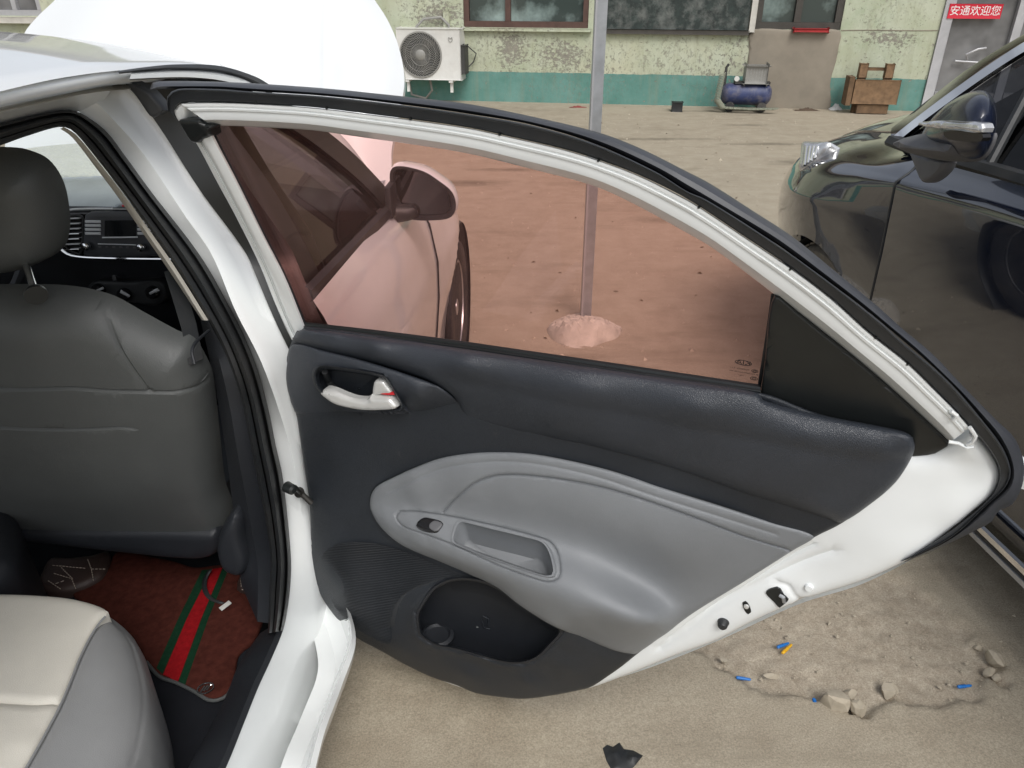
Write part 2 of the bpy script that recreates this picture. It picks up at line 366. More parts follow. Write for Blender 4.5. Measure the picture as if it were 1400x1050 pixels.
# ------------------------------------------------------------------ ground
def vnoise(X, Y, s, seed):
    r = np.random.default_rng(seed); T = r.random((256, 256)); x = X*s; y = Y*s; xi = np.floor(x).astype(int); yi = np.floor(y).astype(int); fx = x-xi; fy = y-yi
    fx = fx*fx*(3-2*fx); fy = fy*fy*(3-2*fy); g = lambda a, b: T[a % 256, b % 256]
    return (g(xi, yi)*(1-fx)+g(xi+1, yi)*fx)*(1-fy) + (g(xi, yi+1)*(1-fx)+g(xi+1, yi+1)*fx)*fy - .5
PATCH_PX = [(948, 884), (1000, 914), (1032, 938), (1068, 951), (1116, 958), (1150, 966), (1188, 972), (1222, 952), (1262, 954), (1292, 960), (1340, 950), (1366, 930), (1374, 908), (1348, 888), (1334, 872), (1320, 858), (1284, 822), (1262, 806), (1240, 790), (1212, 780), (1150, 775), (1050, 790), (980, 830), (950, 860)]
patch = np.array([GROUND.to2(*p) for p in dense([(a, b, 0) for a, b in PATCH_PX], True, 12)])
x0, x1, y0, y1, gs = -.9, 2.3, .45, 2.95, .0125
nx, ny = int((x1-x0)/gs), int((y1-y0)/gs); gx, gy = np.meshgrid(np.linspace(x0, x1, nx), np.linspace(y0, y1, ny)); P = np.c_[gx.ravel(), gy.ravel()]
wob = np.c_[vnoise(P[:, 0], P[:, 1], 22, 1), vnoise(P[:, 0], P[:, 1], 22, 2)]*.05 + np.c_[vnoise(P[:, 0], P[:, 1], 60, 3), vnoise(P[:, 0], P[:, 1], 60, 4)]*.02
Q = P + wob; ins = inpoly(Q, patch); dd = dist(Q, patch)*np.where(ins, 1, -1)
pm = np.clip((dd + .006)/.016, 0, 1)
hz = -.022*pm + pm*(vnoise(P[:, 0], P[:, 1], 14, 5)*.007 + vnoise(P[:, 0], P[:, 1], 45, 6)*.006 + vnoise(P[:, 0], P[:, 1], 78, 7)*.005)
hz += (1-pm)*(vnoise(P[:, 0], P[:, 1], 3, 8)*.006 + vnoise(P[:, 0], P[:, 1], 40, 9)*.0015) + np.exp(-(dd/.012)**2)*vnoise(P[:, 0], P[:, 1], 70, 10)*.016
fade = np.clip(np.minimum.reduce([P[:, 0]-x0, x1-P[:, 0], P[:, 1]-y0, y1-P[:, 1]])/.1, 0, 1); hz *= fade
V = [(a, b, c) for (a, b), c in zip(P, hz)]; F = [(j*nx+i, j*nx+i+1, (j+1)*nx+i+1, (j+1)*nx+i) for j in range(ny-1) for i in range(nx-1)]
s = len(V); B = 140
V += [(-B, -B, 0), (B, -B, 0), (B, B, 0), (-B, B, 0)]
c00, c10, c11, c01 = 0, nx-1, ny*nx-1, (ny-1)*nx
F += [tuple([s, s+1] + list(range(nx-1, -1, -1))), tuple([s+1, s+2] + [j*nx+nx-1 for j in range(ny-1, -1, -1)]), tuple([s+2, s+3] + list(range((ny-1)*nx, ny*nx))), tuple([s+3, s] + [j*nx for j in range(ny)])]
m, nt, b = newmat('ground'); M['ground'] = m
n1 = noise(nt, .55, 6, .6, lo=.3, hi=.7); n2 = noise(nt, 7, 8, .65, lo=.3, hi=.72); n3 = noise(nt, 230, 3, .7, lo=.3, hi=.7); n4 = noise(nt, 70, 4, .7, lo=.58, hi=.75)
col = mixc(nt, n1, (.28, .238, .182), (.355, .308, .238)); col = mixc(nt, n2, col, (.395, .35, .275))
at = N(nt, 'ShaderNodeAttribute', attribute_name='rough'); pat = mixc(nt, noise(nt, 26, 8, .7, lo=.3, hi=.7), (.31, .26, .20), (.46, .405, .325)); col = mixc(nt, at.outputs['Fac'], col, pat)
sp = mixc(nt, n3, (.70, .69, .67), (1.26, 1.26, 1.24)); col = mixc(nt, 1.0, col, sp, 'MULTIPLY')
mm = N(nt, 'ShaderNodeMath', operation='MULTIPLY'); nt.links.new(n4, mm.inputs[0]); mm.inputs[1].default_value = .35; col = mixc(nt, mm.outputs[0], col, (.17, .13, .09))
st = noise(nt, 1.1, 6, .7, lo=.54, hi=.68, stretch=(.6, 2.2, 1)); mm = N(nt, 'ShaderNodeMath', operation='MULTIPLY'); nt.links.new(st, mm.inputs[0]); mm.inputs[1].default_value = .5; col = mixc(nt, mm.outputs[0], col, (.2, .17, .125))
st2 = noise(nt, 5, 7, .7, lo=.5, hi=.72, stretch=(.45, 2.4, 1)); mm = N(nt, 'ShaderNodeMath', operation='MULTIPLY'); nt.links.new(st2, mm.inputs[0]); mm.inputs[1].default_value = .16; col = mixc(nt, mm.outputs[0], col, (.19, .16, .115))
tcg = N(nt, 'ShaderNodeTexCoord')
for (px_, py_, rx, ry) in ((1022, 171, .35, .10), (1055, 197, .75, .09), (700, 232, .5, .10), (985, 152, .9, .12), (1085, 222, .35, .16), (900, 190, .9, .10), (640, 250, .4, .12), (930, 300, .5, .12)):   # old damp and oil stains
    c_ = GROUND.p(px_, py_); mpn = N(nt, 'ShaderNodeMapping'); mpn.vector_type = 'TEXTURE'; mpn.inputs['Location'].default_value = tuple(c_); mpn.inputs['Scale'].default_value = (rx, ry, 1); nt.links.new(tcg.outputs['Object'], mpn.inputs[0])
    ln = N(nt, 'ShaderNodeVectorMath', operation='LENGTH'); nt.links.new(mpn.outputs[0], ln.inputs[0]); a1 = N(nt, 'ShaderNodeMath', operation='MULTIPLY_ADD'); nt.links.new(noise(nt, 6, 6, .7), a1.inputs[0]); a1.inputs[1].default_value = 1.6; nt.links.new(ln.outputs['Value'], a1.inputs[2])
    r1 = N(nt, 'ShaderNodeMapRange'); r1.inputs['From Min'].default_value = .9; r1.inputs['From Max'].default_value = 1.7; r1.inputs['To Min'].default_value = .65; r1.inputs['To Max'].default_value = 0; nt.links.new(a1.outputs[0], r1.inputs[0]); col = mixc(nt, r1.outputs[0], col, (.13, .11, .08))
v = N(nt, 'ShaderNodeTexVoronoi', Scale=2.3); tc = N(nt, 'ShaderNodeTexCoord'); nt.links.new(tc.outputs['Object'], v.inputs['Vector']); r = N(nt, 'ShaderNodeMapRange'); r.inputs['From Min'].default_value = .025; r.inputs['From Max'].default_value = .04; r.inputs['To Min'].default_value = .75; r.inputs['To Max'].default_value = 0
nt.links.new(v.outputs['Distance'], r.inputs['Value']); col = mixc(nt, r.outputs[0], col, (.1, .075, .05))
nt.links.new(col, b.inputs['Base Color']); b.inputs['Roughness'].default_value = .92; b.inputs['Specular IOR Level'].default_value = .25
p_ = bump(nt, b, n3, .35, .002); bump(nt, b, noise(nt, 18, 8, .7), .28, .01, p_)
g = mk('ground', V, F, 'ground', None, origin=(0, 0, 0), angle=80); tag(g, kind='structure')
a_ = g.data.attributes.new('rough', 'FLOAT', 'POINT'); a_.data.foreach_set('value', list(pm*fade) + [0]*4)

# ------------------------------------------------------------------ building across the yard
class Direct(Plane):
    def to2(s, x, y, h=0): return (x, y)
WD = Direct(WALL.o, WALL.a, WALL.b, WALL.n)
wa = lambda x, y: WALL.to2(x, y)
def wallmat():
    m, nt, b = newmat('wall_plaster'); tc = N(nt, 'ShaderNodeTexCoord'); sx = N(nt, 'ShaderNodeSeparateXYZ'); nt.links.new(tc.outputs['Object'], sx.inputs[0])
    base = mixc(nt, noise(nt, .8, 6, .65, lo=.35, hi=.65), (.36, .41, .285), (.47, .47, .34)); base = mixc(nt, noise(nt, 3.5, 8, .7, lo=.4, hi=.75), base, (.50, .53, .42))
    teal = mixc(nt, noise(nt, 2.5, 8, .7, lo=.3, hi=.7), (.075, .20, .165), (.15, .30, .265))
    nz = noise(nt, 5, 4); ad = N(nt, 'ShaderNodeMath', operation='MULTIPLY_ADD'); nt.links.new(nz, ad.inputs[0]); ad.inputs[1].default_value = .03; nt.links.new(sx.outputs['Z'], ad.inputs[2])
    lt = N(nt, 'ShaderNodeMath', operation='LESS_THAN'); nt.links.new(ad.outputs[0], lt.inputs[0]); lt.inputs[1].default_value = .385
    col = mixc(nt, lt.outputs[0], base, teal)
    reg = noise(nt, .9, 3, .5, lo=.44, hi=.6); pe = noise(nt, 24, 9, .8, lo=.545, hi=.575, stretch=(1, 1, .8)); mm = N(nt, 'ShaderNodeMath', operation='MULTIPLY'); nt.links.new(reg, mm.inputs[0]); nt.links.new(pe, mm.inputs[1])
    pe2 = noise(nt, 22, 6, .7, lo=.63, hi=.66)
    for (px_, py_, rx, rz) in ((700, 66, .30, .42), (1215, 52, .42, .13), (770, 75, .55, .25), (600, 20, .5, .25)):
        c_ = WALL.p(px_, py_) - WALL.to3(0, 0); mpn = N(nt, 'ShaderNodeMapping'); mpn.vector_type = 'TEXTURE'; mpn.inputs['Location'].default_value = tuple(c_); mpn.inputs['Scale'].default_value = (rx, .6, rz); nt.links.new(tc.outputs["Object"], mpn.inputs[0])
        ln = N(nt, 'ShaderNodeVectorMath', operation='LENGTH'); nt.links.new(mpn.outputs[0], ln.inputs[0]); r1 = N(nt, 'ShaderNodeMapRange'); r1.inputs['From Min'].default_value = .2; r1.inputs['From Max'].default_value = 1.1; r1.inputs['To Min'].default_value = .15; r1.inputs['To Max'].default_value = 0; nt.links.new(ln.outputs['Value'], r1.inputs[0])
        a1 = N(nt, 'ShaderNodeMath', operation='ADD'); nt.links.new(r1.outputs[0], a1.inputs[0]); nt.links.new(noise(nt, 26, 9, .8, stretch=(.8, .8, 1.1)), a1.inputs[1]); r2 = N(nt, 'ShaderNodeMapRange'); r2.inputs['From Min'].default_value = .605; r2.inputs['From Max'].default_value = .64; nt.links.new(a1.outputs[0], r2.inputs[0])
        mxx = N(nt, 'ShaderNodeMath', operation='MAXIMUM'); nt.links.new(mm.outputs[0], mxx.inputs[0]); nt.links.new(r2.outputs[0], mxx.inputs[1]); mm = mxx
    m2 = N(nt, 'ShaderNodeMath', operation='MULTIPLY_ADD'); nt.links.new(lt.outputs[0], m2.inputs[0]); m2.inputs[1].default_value = -.7; m2.inputs[2].default_value = 1; m3 = N(nt, 'ShaderNodeMath', operation='MULTIPLY'); nt.links.new(mm.outputs[0], m3.inputs[0]); nt.links.new(m2.outputs[0], m3.inputs[1]); mm = m3
    mx = N(nt, 'ShaderNodeMath', operation='MAXIMUM'); nt.links.new(mm.outputs[0], mx.inputs[0]); nt.links.new(pe2, mx.inputs[1])
    col = mixc(nt, mx.outputs[0], col, mixc(nt, noise(nt, 30, 3), (.13, .12, .10), (.36, .34, .28)))
    drip = noise(nt, 4, 6, .7, lo=.5, hi=.75, stretch=(3, 3, .25)); mm = N(nt, 'ShaderNodeMath', operation='MULTIPLY'); nt.links.new(drip, mm.inputs[0]); mm.inputs[1].default_value = .35
    col = mixc(nt, mm.outputs[0], col, (.27, .25, .17)); nt.links.new(col, b.inputs['Base Color']); b.inputs['Roughness'].default_value = .85
    iv = N(nt, 'ShaderNodeMath', operation='SUBTRACT'); iv.inputs[0].default_value = 1; nt.links.new(mx.outputs[0], iv.inputs[1]); p = bump(nt, b, iv.outputs[0], .6, .006); bump(nt, b, noise(nt, 40, 5), .3, .004, p); return m
M['plaster'] = wallmat()
M['cement'] = solid('cement_render', (.245, .215, .17), .9, var=.12, vs=4, bmp=.3, bscale=60)
M['brownframe'] = solid('brown_window_frame', (.085, .045, .035), .5, var=.2)
M['darkframe'] = solid('dark_window_frame', (.05, .045, .038), .5, var=.2)
M['aluframe'] = solid('aluminium_frame', (.42, .42, .43), .4, metal=.3, var=.08)
M['board'] = solid('flaking_board', (.02, .03, .027), .7, var=.5, vs=14, dust=.75, dustc=(.26, .27, .25))
m, nt, b = newmat('yard_window_glass'); M['pane'] = m  # pale noise in the base colour is painted in as reflections
nt.links.new(mixc(nt, noise(nt, 1.3, 5, .6, lo=.42, hi=.6), (.05, .065, .06), (.28, .36, .34)), b.inputs['Base Color']); b.inputs['Roughness'].default_value = .05
m, nt, b = newmat('shop_glass'); M['shopglass'] = m
nt.links.new(mixc(nt, noise(nt, 1.1, 4, .6, lo=.4, hi=.65), (.10, .10, .10), (.24, .24, .24)), b.inputs['Base Color']); b.inputs['Roughness'].default_value = .08
bld = empty('building', WALL.to3(0, 0), 'long single storey building with flaking pale green plaster and a teal painted base', 'building')
def win_rect(xl, xr, yb, top):                     # window opening: left and right edges and sill height read at its foot
    al, zb = wa(xl, yb); ar, _ = wa(xr, yb); return al, ar, zb, top
def rect(al, ar, zb, zt): return [(al, zb, 0), (ar, zb, 0), (ar, zt, 0), (al, zt, 0)]
W1 = win_rect(634, 804, 37, 2.15); W2 = win_rect(1031, 1149, 40, 2.15); BD = win_rect(827, 1022, 39, 2.1); W3 = (wa(-150, 27)[0], wa(60, 27)[0], .98, 2.3)
aD = wa(1262, 129)[0]; aE = aD + 1.62
Wl = [(-14, -.3, 0), (aD, -.3, 0), (aD, 3.6, 0), (-14, 3.6, 0)]
relief('wall', WD, Wl, 'plaster', bld, sp=.35, skirt=.22, holes=[rect(*W1), rect(*W2), rect(*W3)], step=1e9, smoothedge=False, smooth=False)
relief('wall', WD, [(aE, -.3, 0), (14, -.3, 0), (14, 3.6, 0), (aE, 3.6, 0)], 'plaster', bld, sp=.6, skirt=.22, step=1e9, smoothedge=False, smooth=False)
relief('wall', WD, [(aD, 2.35, 0), (aE, 2.35, 0), (aE, 3.6, 0), (aD, 3.6, 0)], 'plaster', bld, sp=.6, skirt=.22, step=1e9, smoothedge=False, smooth=False)
AXW = (WALL.a, WALL.n, ZV)
box('roof', WALL.to3(0, 3.68, -2), (28.6, 5.2, .16), 'cement', bld, AXW)
box('back_wall', WALL.to3(0, 1.7, -4.4), (28, .2, 3.6), 'cement', bld, AXW)
def winparts(w, mat, mull, fw=.075, pane='pane'):
    al, ar, zb, zt = w; g = []
    bars = [((al+ar)/2, zb+fw/2, ar-al, fw), ((al+ar)/2, zt-fw/2, ar-al, fw), (al+fw/2, (zb+zt)/2, fw, zt-zb-2*fw-.004), (ar-fw/2, (zb+zt)/2, fw, zt-zb-2*fw-.004)] + [(x, (zb+zt)/2, fw*1.0, zt-zb-2*fw-.004) for x in mull]
    for a, z, sa, sz in bars: g.append(boxgeo(WALL.to3(a, z, -.05), (sa-.003, .07, sz), AXW))
    fr = joined('window_frame', g, mat, bld, smooth=False)
    xs = [al+fw] + [v for x in mull for v in (x-fw/2, x+fw/2)] + [ar-fw]
    for i in range(0, len(xs), 2): box('pane', WALL.to3((xs[i]+xs[i+1])/2, (zb+zt)/2, -.075), (xs[i+1]-xs[i]-.002, .012, zt-zb-2*fw-.002), pane, fr, AXW, 0)
    return fr
winparts(W1, 'brownframe', [wa(694, 30)[0]], .07); winparts(W2, 'darkframe', [wa(1090, 30)[0]], .08); winparts(W3, 'aluframe', [wa(23, 27)[0]], .07, 'shopglass')
box('window_sill', WALL.to3((W3[0]+W3[1])/2, .93, .02), (W3[1]-W3[0]+.1, .16, .075), 'beigetrim', bld, AXW)
box('window_sill', WALL.to3((W1[0]+W1[1])/2, W1[2]-.02, .012), (W1[1]-W1[0]+.08, .10, .035), 'plaster', bld, AXW)
bo = box('boarded_panel', WALL.to3((BD[0]+BD[1])/2, (BD[2]+BD[3])/2, .018), (BD[1]-BD[0], .036, BD[3]-BD[2]), 'board', bld, AXW, .003, smooth=False)
box('ledge', WALL.to3((BD[0]+BD[1])/2, BD[2]-.03, .03), (BD[1]-BD[0]+.04, .06, .05), 'darkframe', bo, AXW)
box('post', WALL.to3(BD[1]+.045, (BD[2]+BD[3])/2, .03), (.07, .06, BD[3]-BD[2]+.04), 'beigetrim', bo, AXW)
relief('cement_patch', WALL, [(1027, 42), (1090, 41.5), (1149, 42), (1147, 62), (1143, 84), (1138, 100), (1135, 115), (1133, 150), (1090, 152), (1046, 152), (1030, 142), (1024, 120), (1021, 99), (1024, 70)], 'cement', bld, h=.004, rnd=.03, dep=.022, sp=.06, skirt=.03, step=9)
tube('plaster_crack', [WALL.p(x, 41.5+math.sin(x)*.3, .001) for x in range(1150, 1284, 6)], .006, 'cement', bld, 6)
# glazed entrance door on the right
gd = box('entrance_door', WALL.to3(aD+.06, 1.17, -.02), (.115, .09, 2.33), 'aluframe', bld, AXW)
for nm, a0, sa, z0, sz in (('stile', aD+.86, .10, 1.17, 2.33), ('stile', aD+1.57, .09, 1.17, 2.33), ('rail', aD+.465, .68, .15, .16), ('rail', aD+1.216, .60, .15, .16), ('rail', aD+.465, .68, 2.27, .12)):
    box(nm, WALL.to3(a0, z0, -.022), (sa-.004, .08, sz-.004), 'aluframe', gd, AXW)
box('pane', WALL.to3(aD+.465, 1.22, -.05), (.70, .012, 2.0), 'shopglass', gd, AXW, 0); box('pane', WALL.to3(aD+1.216, 1.22, -.05), (.61, .012, 2.0), 'shopglass', gd, AXW, 0)
ah, zh = wa(1330, 74); joined('handle', [tubegeo([WALL.to3(ah-.05, zh-.06, .0), WALL.to3(ah-.09, zh, .05), WALL.to3(ah+.02, zh+.06, .06), WALL.to3(ah+.12, zh+.07, .02)], .013), tubegeo([WALL.to3(ah-.18, zh-.08, 0), WALL.to3(ah+.12, zh-.09, .05), WALL.to3(ah+.14, zh-.1, 0)], .013)], 'aluframe', gd)
# red welcome sign on the door glass
a0, z1 = wa(1297.5, 7.5); a1, z0 = wa(1366, 23)
M['signred'] = solid('sign_red', (.56, .012, .035), .5, var=.05); M['lettering'] = solid('white_lettering', (.8, .78, .76), .6, var=.02)
sg = box('sign', WALL.to3((a0+a1)/2, (z0+z1)/2, .028), (a1-a0, .012, .155), 'signred', None, AXW, .002)
tag(sg, 'red banner with five white Chinese characters on the glazed entrance door', 'sign')
v_, f_ = textgeo('安通欢迎您', .112, WALL.to3((a0+a1)/2, (z0+z1)/2, .034), WALL.a, ZV, WALL.n, .0015); mk('lettering', v_, f_, 'lettering', sg, smooth=False)
# air conditioner outdoor unit
al, zt = wa(540, 38.5); ar, zb = wa(631, 110.5); ac = empty('air_conditioner', WALL.to3((al+ar)/2, 0, .3), 'white air conditioner outdoor unit with round fan grille low on the wall', 'air conditioner')
M['acwhite'] = solid('enamelled_white', (.66, .655, .62), .45, var=.05, dust=.25)
dA = .30; sc = (WALL.o - CAM)@WALL.n; k = (sc + dA*1.0)/sc           # the front face stands 0.3 m nearer than the wall
def acp(x, y, h=dA): return WALL.p(x, y, h)
al, zt = WALL.to2(541, 39, dA); ar, zb = WALL.to2(630.5, 110, dA); wC, hC = ar-al, zt-zb; cx, cz = (al+ar)/2, (zt+zb)/2
box('casing', WALL.to3(cx, cz, dA-.15), (wC, .29, hC), 'acwhite', ac, AXW, .012)
fc = acp(575, 75); rf = 29.3/91*wC
M['acdark'] = solid('fan_dark', (.045, .045, .042), .6); M['acgrey'] = solid('grille_grey', (.25, .245, .225), .5)
o_ = lathe('fan_recess', [(0, .002), (rf*.98, .002), (rf*.98, -.004)], fc, WALL.n, 'acdark', ac, 40, smooth=False)
lathe('fan_ring', [(rf*.97, .001), (rf*.98, .012), (rf*1.03, .012), (rf*1.05, 0)], fc, WALL.n, 'acgrey', ac, 44)
gg = []
for k in range(44):
    t0 = 2*math.pi*k/44; gg.append(tubegeo([fc + WALL.n*.010 + (WALL.a*math.cos(t0+.75*q*q) + ZV*math.sin(t0+.75*q*q))*rf*(.22+.77*q) for q in np.linspace(0, 1, 5)], .0030, 4, False))
for q in (.48, .75): gg.append(tubegeo([fc + WALL.n*.012 + (WALL.a*math.cos(t) + ZV*math.sin(t))*rf*q for t in np.linspace(0, 2*math.pi, 33)], .0028, 4, False))
gr = joined('fan_grille', gg, 'acgrey', ac); gr['kind'] = 'stuff'
lathe('fan_hub', [(0, .022), (rf*.2, .02), (rf*.24, .012), (rf*.24, 0)], fc, WALL.n, 'acgrey', ac, 28)
bl = []
for k in range(3):
    t0 = 2*math.pi*k/3 + .5; q = [fc + WALL.n*h + (WALL.a*math.cos(t0+dt) + ZV*math.sin(t0+dt))*rf*r for r, dt, h in ((.2, 0, .003), (.2, .9, .0045), (.9, .85, .006), (.93, .1, .0035))]; bl.append((q, [(0, 1, 2, 3)]))
joined('fan_blade', bl, solid('fan_blade', (.09, .085, .075), .5), ac)
lc = acp(615.6, 54, dA+.002); e = wC*.028; mk('logo', *tubegeo([lc + WALL.a*x*e + ZV*y*e for x, y in ((-1, 1), (-1, -.4), (-.55, -1), (0, -1.25), (.55, -1), (1, -.4), (1, 1), (.45, 1), (.45, .45), (-.45, .45), (-.45, 1), (-1, 1))], e*.17, 6), 'acgrey', ac)
box('side_cover', WALL.to3(ar+.028, cz-.06, dA-.14), (.05, .2, hC*.55), 'acdark', ac, AXW, .01)
for x in (560, 619):
    a_, z_ = WALL.to2(x, 118, dA-.1); box('bracket', WALL.to3(a_, zb-.015, dA-.15), (.05, .32, .025), 'acwhite', ac, AXW, .003); box('bracket', WALL.to3(a_, zb-.09, dA-.05), (.035, .03, .125), 'acwhite', ac, AXW, .003)
tube('pipe', [WALL.to3(cx-.05, zb, .1), WALL.to3(cx-.02, zb-.15, .13), WALL.to3(cx-.12, zb-.26, .08), WALL.to3(cx-.32, zb-.22, .05), WALL.to3(cx-.36, zb-.02, .04)], .016, 'acgrey', ac)
tube('pipe', [WALL.to3(cx-.2, zt-.0, .1), WALL.to3(cx-.1, zt+.10, .07), WALL.to3(cx+.12, zt+.12, .05), WALL.to3(cx+.22, zt+.03, .05), WALL.to3(cx+.22, zt-.06, .05)], .017, 'acgrey', ac)
box('conduit', WALL.to3(WALL.to2(611, 28)[0], zt+.09, .02), (.075, .04, .19), 'plaster', ac, AXW)
tube('cable', [WALL.to3(ar+.05, cz+.1, .12), WALL.to3(ar+.16, cz+.0, .07), WALL.to3(ar+.12, cz-.1, .05), WALL.to3(ar+.06, cz-.16, .1)], .008, 'acdark', ac)
# steel pole on its concrete foot
pb = GROUND.p(800, 440); pt = Plane(pb, (1, 0, 0), (0, 0, 1), (0, -1, 0))
pole = empty('pole', pb, 'slim galvanised steel pole standing in a lump of concrete in the yard', 'pole')
ys = .027; joined('post', [boxgeo(pb + ZV*1.55 + np.array([.0, 0, 0]), (.052, .052, 3.1))], 'steel', pole, smooth=False)
joined('seam', [boxgeo(pb + ZV*1.55 + np.array([-.0205, -.0275, 0]), (.008, .004, 3.08))], 'aluframe', pole, smooth=False)
M['concrete'] = solid('pale_concrete', (.46, .42, .36), .9, var=.18, vs=12, bmp=.5, bscale=70)
fo = [(747, 452), (758, 440), (775, 434), (793, 430), (812, 434), (832, 444), (852, 450), (846, 462), (826, 470), (800, 478), (770, 474), (752, 464)]
relief('foot', HZ(0), [(a, b, -.005) for a, b in fo], 'concrete', pole, ctrl=[(798, 440, .075), (785, 455, .055), (815, 452, .06), (765, 458, .035), (835, 456, .03), (800, 466, .05)], rnd=.03, dep=.012, sp=.014, skirt=.02, extra=lambda G: rng.normal(0, .005, len(G)), angle=25)
# air compressor by the wall
cp = WALL.to3(WALL.to2(1017, 150, .3)[0], 0, .3); comp = empty('air_compressor', cp, 'blue tank air compressor with a coiled hose standing by the wall', 'air compressor')
M['blue'] = solid('blue_tank', (.028, .04, .11), .5, var=.3, dust=.7); A, Nn = WALL.a, WALL.n; mt = .098          # metres per 10 pixels at this distance
lathe('tank', [(0, -.30), (.07, -.295), (.115, -.26), (.125, -.22), (.125, .22), (.115, .26), (.07, .295), (0, .30)], cp + ZV*.2 + A*.0, A, 'blue', comp, 28)
for sx in (-.19, .19): 
    lathe('wheel' if sx > 0 else 'foot', [(0, -.03), (.055, -.03), (.06, 0), (.055, .03), (0, .03)], cp + A*sx + Nn*.09 + ZV*.06, Nn, 'tyre', comp, 20)
box('motor', cp + A*.08 + ZV*.43, (.26, .18, .20), 'acgrey', comp, AXW, .03); 
fin = joined('cooling_fin', [boxgeo(cp + A*(.08-.1+i*.033) + ZV*.43 + Nn*.005, (.008, .17, .2), AXW) for i in range(7)], 'acwhite', comp, smooth=False)
box('base_plate', cp + A*.05 + ZV*.335, (.42, .14, .02), 'acdark', comp, AXW); lathe('gauge', [(0, .03), (.03, .03), (.03, 0)], cp + A*-.14 + ZV*.38 + Nn*.03, Nn, 'acwhite', comp, 16)
tube('handle', [cp + A*-.27 + ZV*.2, cp + A*-.275 + ZV*.5, cp + A*-.25 + ZV*.54], .016, 'acdark', comp)
hp = []
for i in range(420):
    t = i/420; q = [(-.33, .42), (-.36, .12), (-.28, .03), (.05, .02), (.36, .03)]; k = t*4; j = min(3, int(k)); f = k-j; a_ = q[j][0]*(1-f)+q[j+1][0]*f; z_ = q[j][1]*(1-f)+q[j+1][1]*f; an = i*.95
    hp.append(cp + A*(a_ + .035*math.cos(an)) + ZV*max(.012, z_ + (.035*math.cos(an)*.3+.03)) + Nn*(.17 + .035*math.sin(an)))
M['hose'] = solid('clear_hose', (.25, .26, .20), .4); tube('coil_hose', hp, .0055, 'hose', comp, 5)
# wooden rest leaning by the wall
wp = WALL.to3(WALL.to2(1190, 140, .2)[0], 0, .2); wd = empty('wooden_rest', wp, 'rough wooden stool made of boards standing against the teal wall base', 'stool')
M['wood'] = solid('weathered_wood', (.19, .115, .06), .8, var=.3, vs=18, bmp=.4, bscale=80); M['wood2'] = solid('dark_wood', (.14, .085, .045), .85, var=.3, vs=15)
box('board', wp + ZV*.255 + Nn*.12, (.52, .05, .27), 'wood', wd, AXW, .006)
for sx in (-.17, .13): box('leg', wp + ZV*.24 + A*sx + Nn*.02, (.085, .06, .48) if sx else 0, 'wood2', wd, AXW, .006); 
for sx in (-.17, .13): box('upright', wp + ZV*.485 + A*sx + Nn*.02, (.09, .08, .15), 'wood', wd, AXW, .008)
box('crossbar', wp + ZV*.50 + Nn*.0, (.30, .03, .035), 'wood2', wd, AXW); box('foot_rail', wp + ZV*.06 + Nn*.1, (.36, .06, .10), 'wood2', wd, AXW); box('side_board', wp + ZV*.26 + A*-.30 + Nn*.05, (.06, .2, .32), 'wood2', wd, AXW)
# small things lying along the wall
bb = box('box', GROUND.p(925, 152) + ZV*.055, (.13, .11, .11), 'rubber', None, AXW, .008); tag(bb, 'small black box lying on the dirt left of the compressor', 'box')
def rag(name, c, sx, sy, h, mat, seed, label, cat):
    r = np.random.default_rng(seed); n = 12; V = []; F = []
    for j in range(n):
        for i in range(n):
            x, y = (i/(n-1)-.5)*sx, (j/(n-1)-.5)*sy; rr = math.hypot(x/sx, y/sy)*2; V.append(np.array(c) + np.array([x + r.normal(0, sx*.03), y + r.normal(0, sy*.03), max(.002, h*(1-rr*.9)*(.5+r.random()))]))
    F = [(j*n+i, j*n+i+1, (j+1)*n+i+1, (j+1)*n+i) for j in range(n-1) for i in range(n-1)]
    o = mk(name, V, F, mat, angle=180); tag(o, label, cat); return o
M['ragwhite'] = solid('white_cloth', (.6, .6, .58), .9); M['ragred'] = solid('red_cloth', (.22, .05, .045), .9); M['ragbrown'] = solid('brown_cloth', (.09, .06, .04), .9)
rag('rag', GROUND.p(1142, 150), .16, .12, .07, 'ragwhite', 1, 'crumpled white cloth on the ground beside the cement patch', 'cloth')
rag('rag', GROUND.p(1102, 151), .30, .10, .03, 'ragbrown', 2, 'dirty brown scrap on the ground below the cement patch', 'scrap')
rag('rag', GROUND.p(790, 147), .22, .05, .02, 'ragred', 3, 'faded red cloth strip on the ground just left of the steel pole', 'cloth')
rc = box('cloth', WALL.to3(wa(1108, 38)[0], W2[2]+.0, .05), (.40, .08, .038), solid('red_felt', (.33, .03, .03), .9), None, AXW, .015); tag(rc, 'folded red cloth on the sill of the dark framed window', 'cloth')

# ------------------------------------------------------------------ white car
car = empty('white_car', W(.4, -.85, 0), 'white sedan with its rear passenger door open and bonnet raised', 'car')
SEAL_OUT = [(-150, 195), (0, 168), (51, 156), (89, 150), (108, 153), (144, 178), (171, 213), (206, 261), (274, 350), (314, 420), (337, 466), (354, 511), (369, 569), (377, 609), (386, 649), (393, 706), (398, 767), (397, 800), (393, 833), (387, 862)]
SILL_OUT = [(387, 862), (370, 903), (353, 940), (333, 990), (310, 1047), (270, 1130), (200, 1300)]
SEAL_IN = [(-150, 242), (0, 199), (34, 187), (86, 173), (103, 182), (137, 223), (171, 267), (206, 315), (240, 364), (285, 437), (309, 485), (329, 543), (343, 611), (357, 680), (363, 710), (370, 767), (368, 810), (367, 850), (366, 866)]
NP = 110
pil = lambda pts, h: row(SIDE, pts, NP, h)
P0 = pil(SEAL_OUT[4:] + SILL_OUT[1:], -.158)
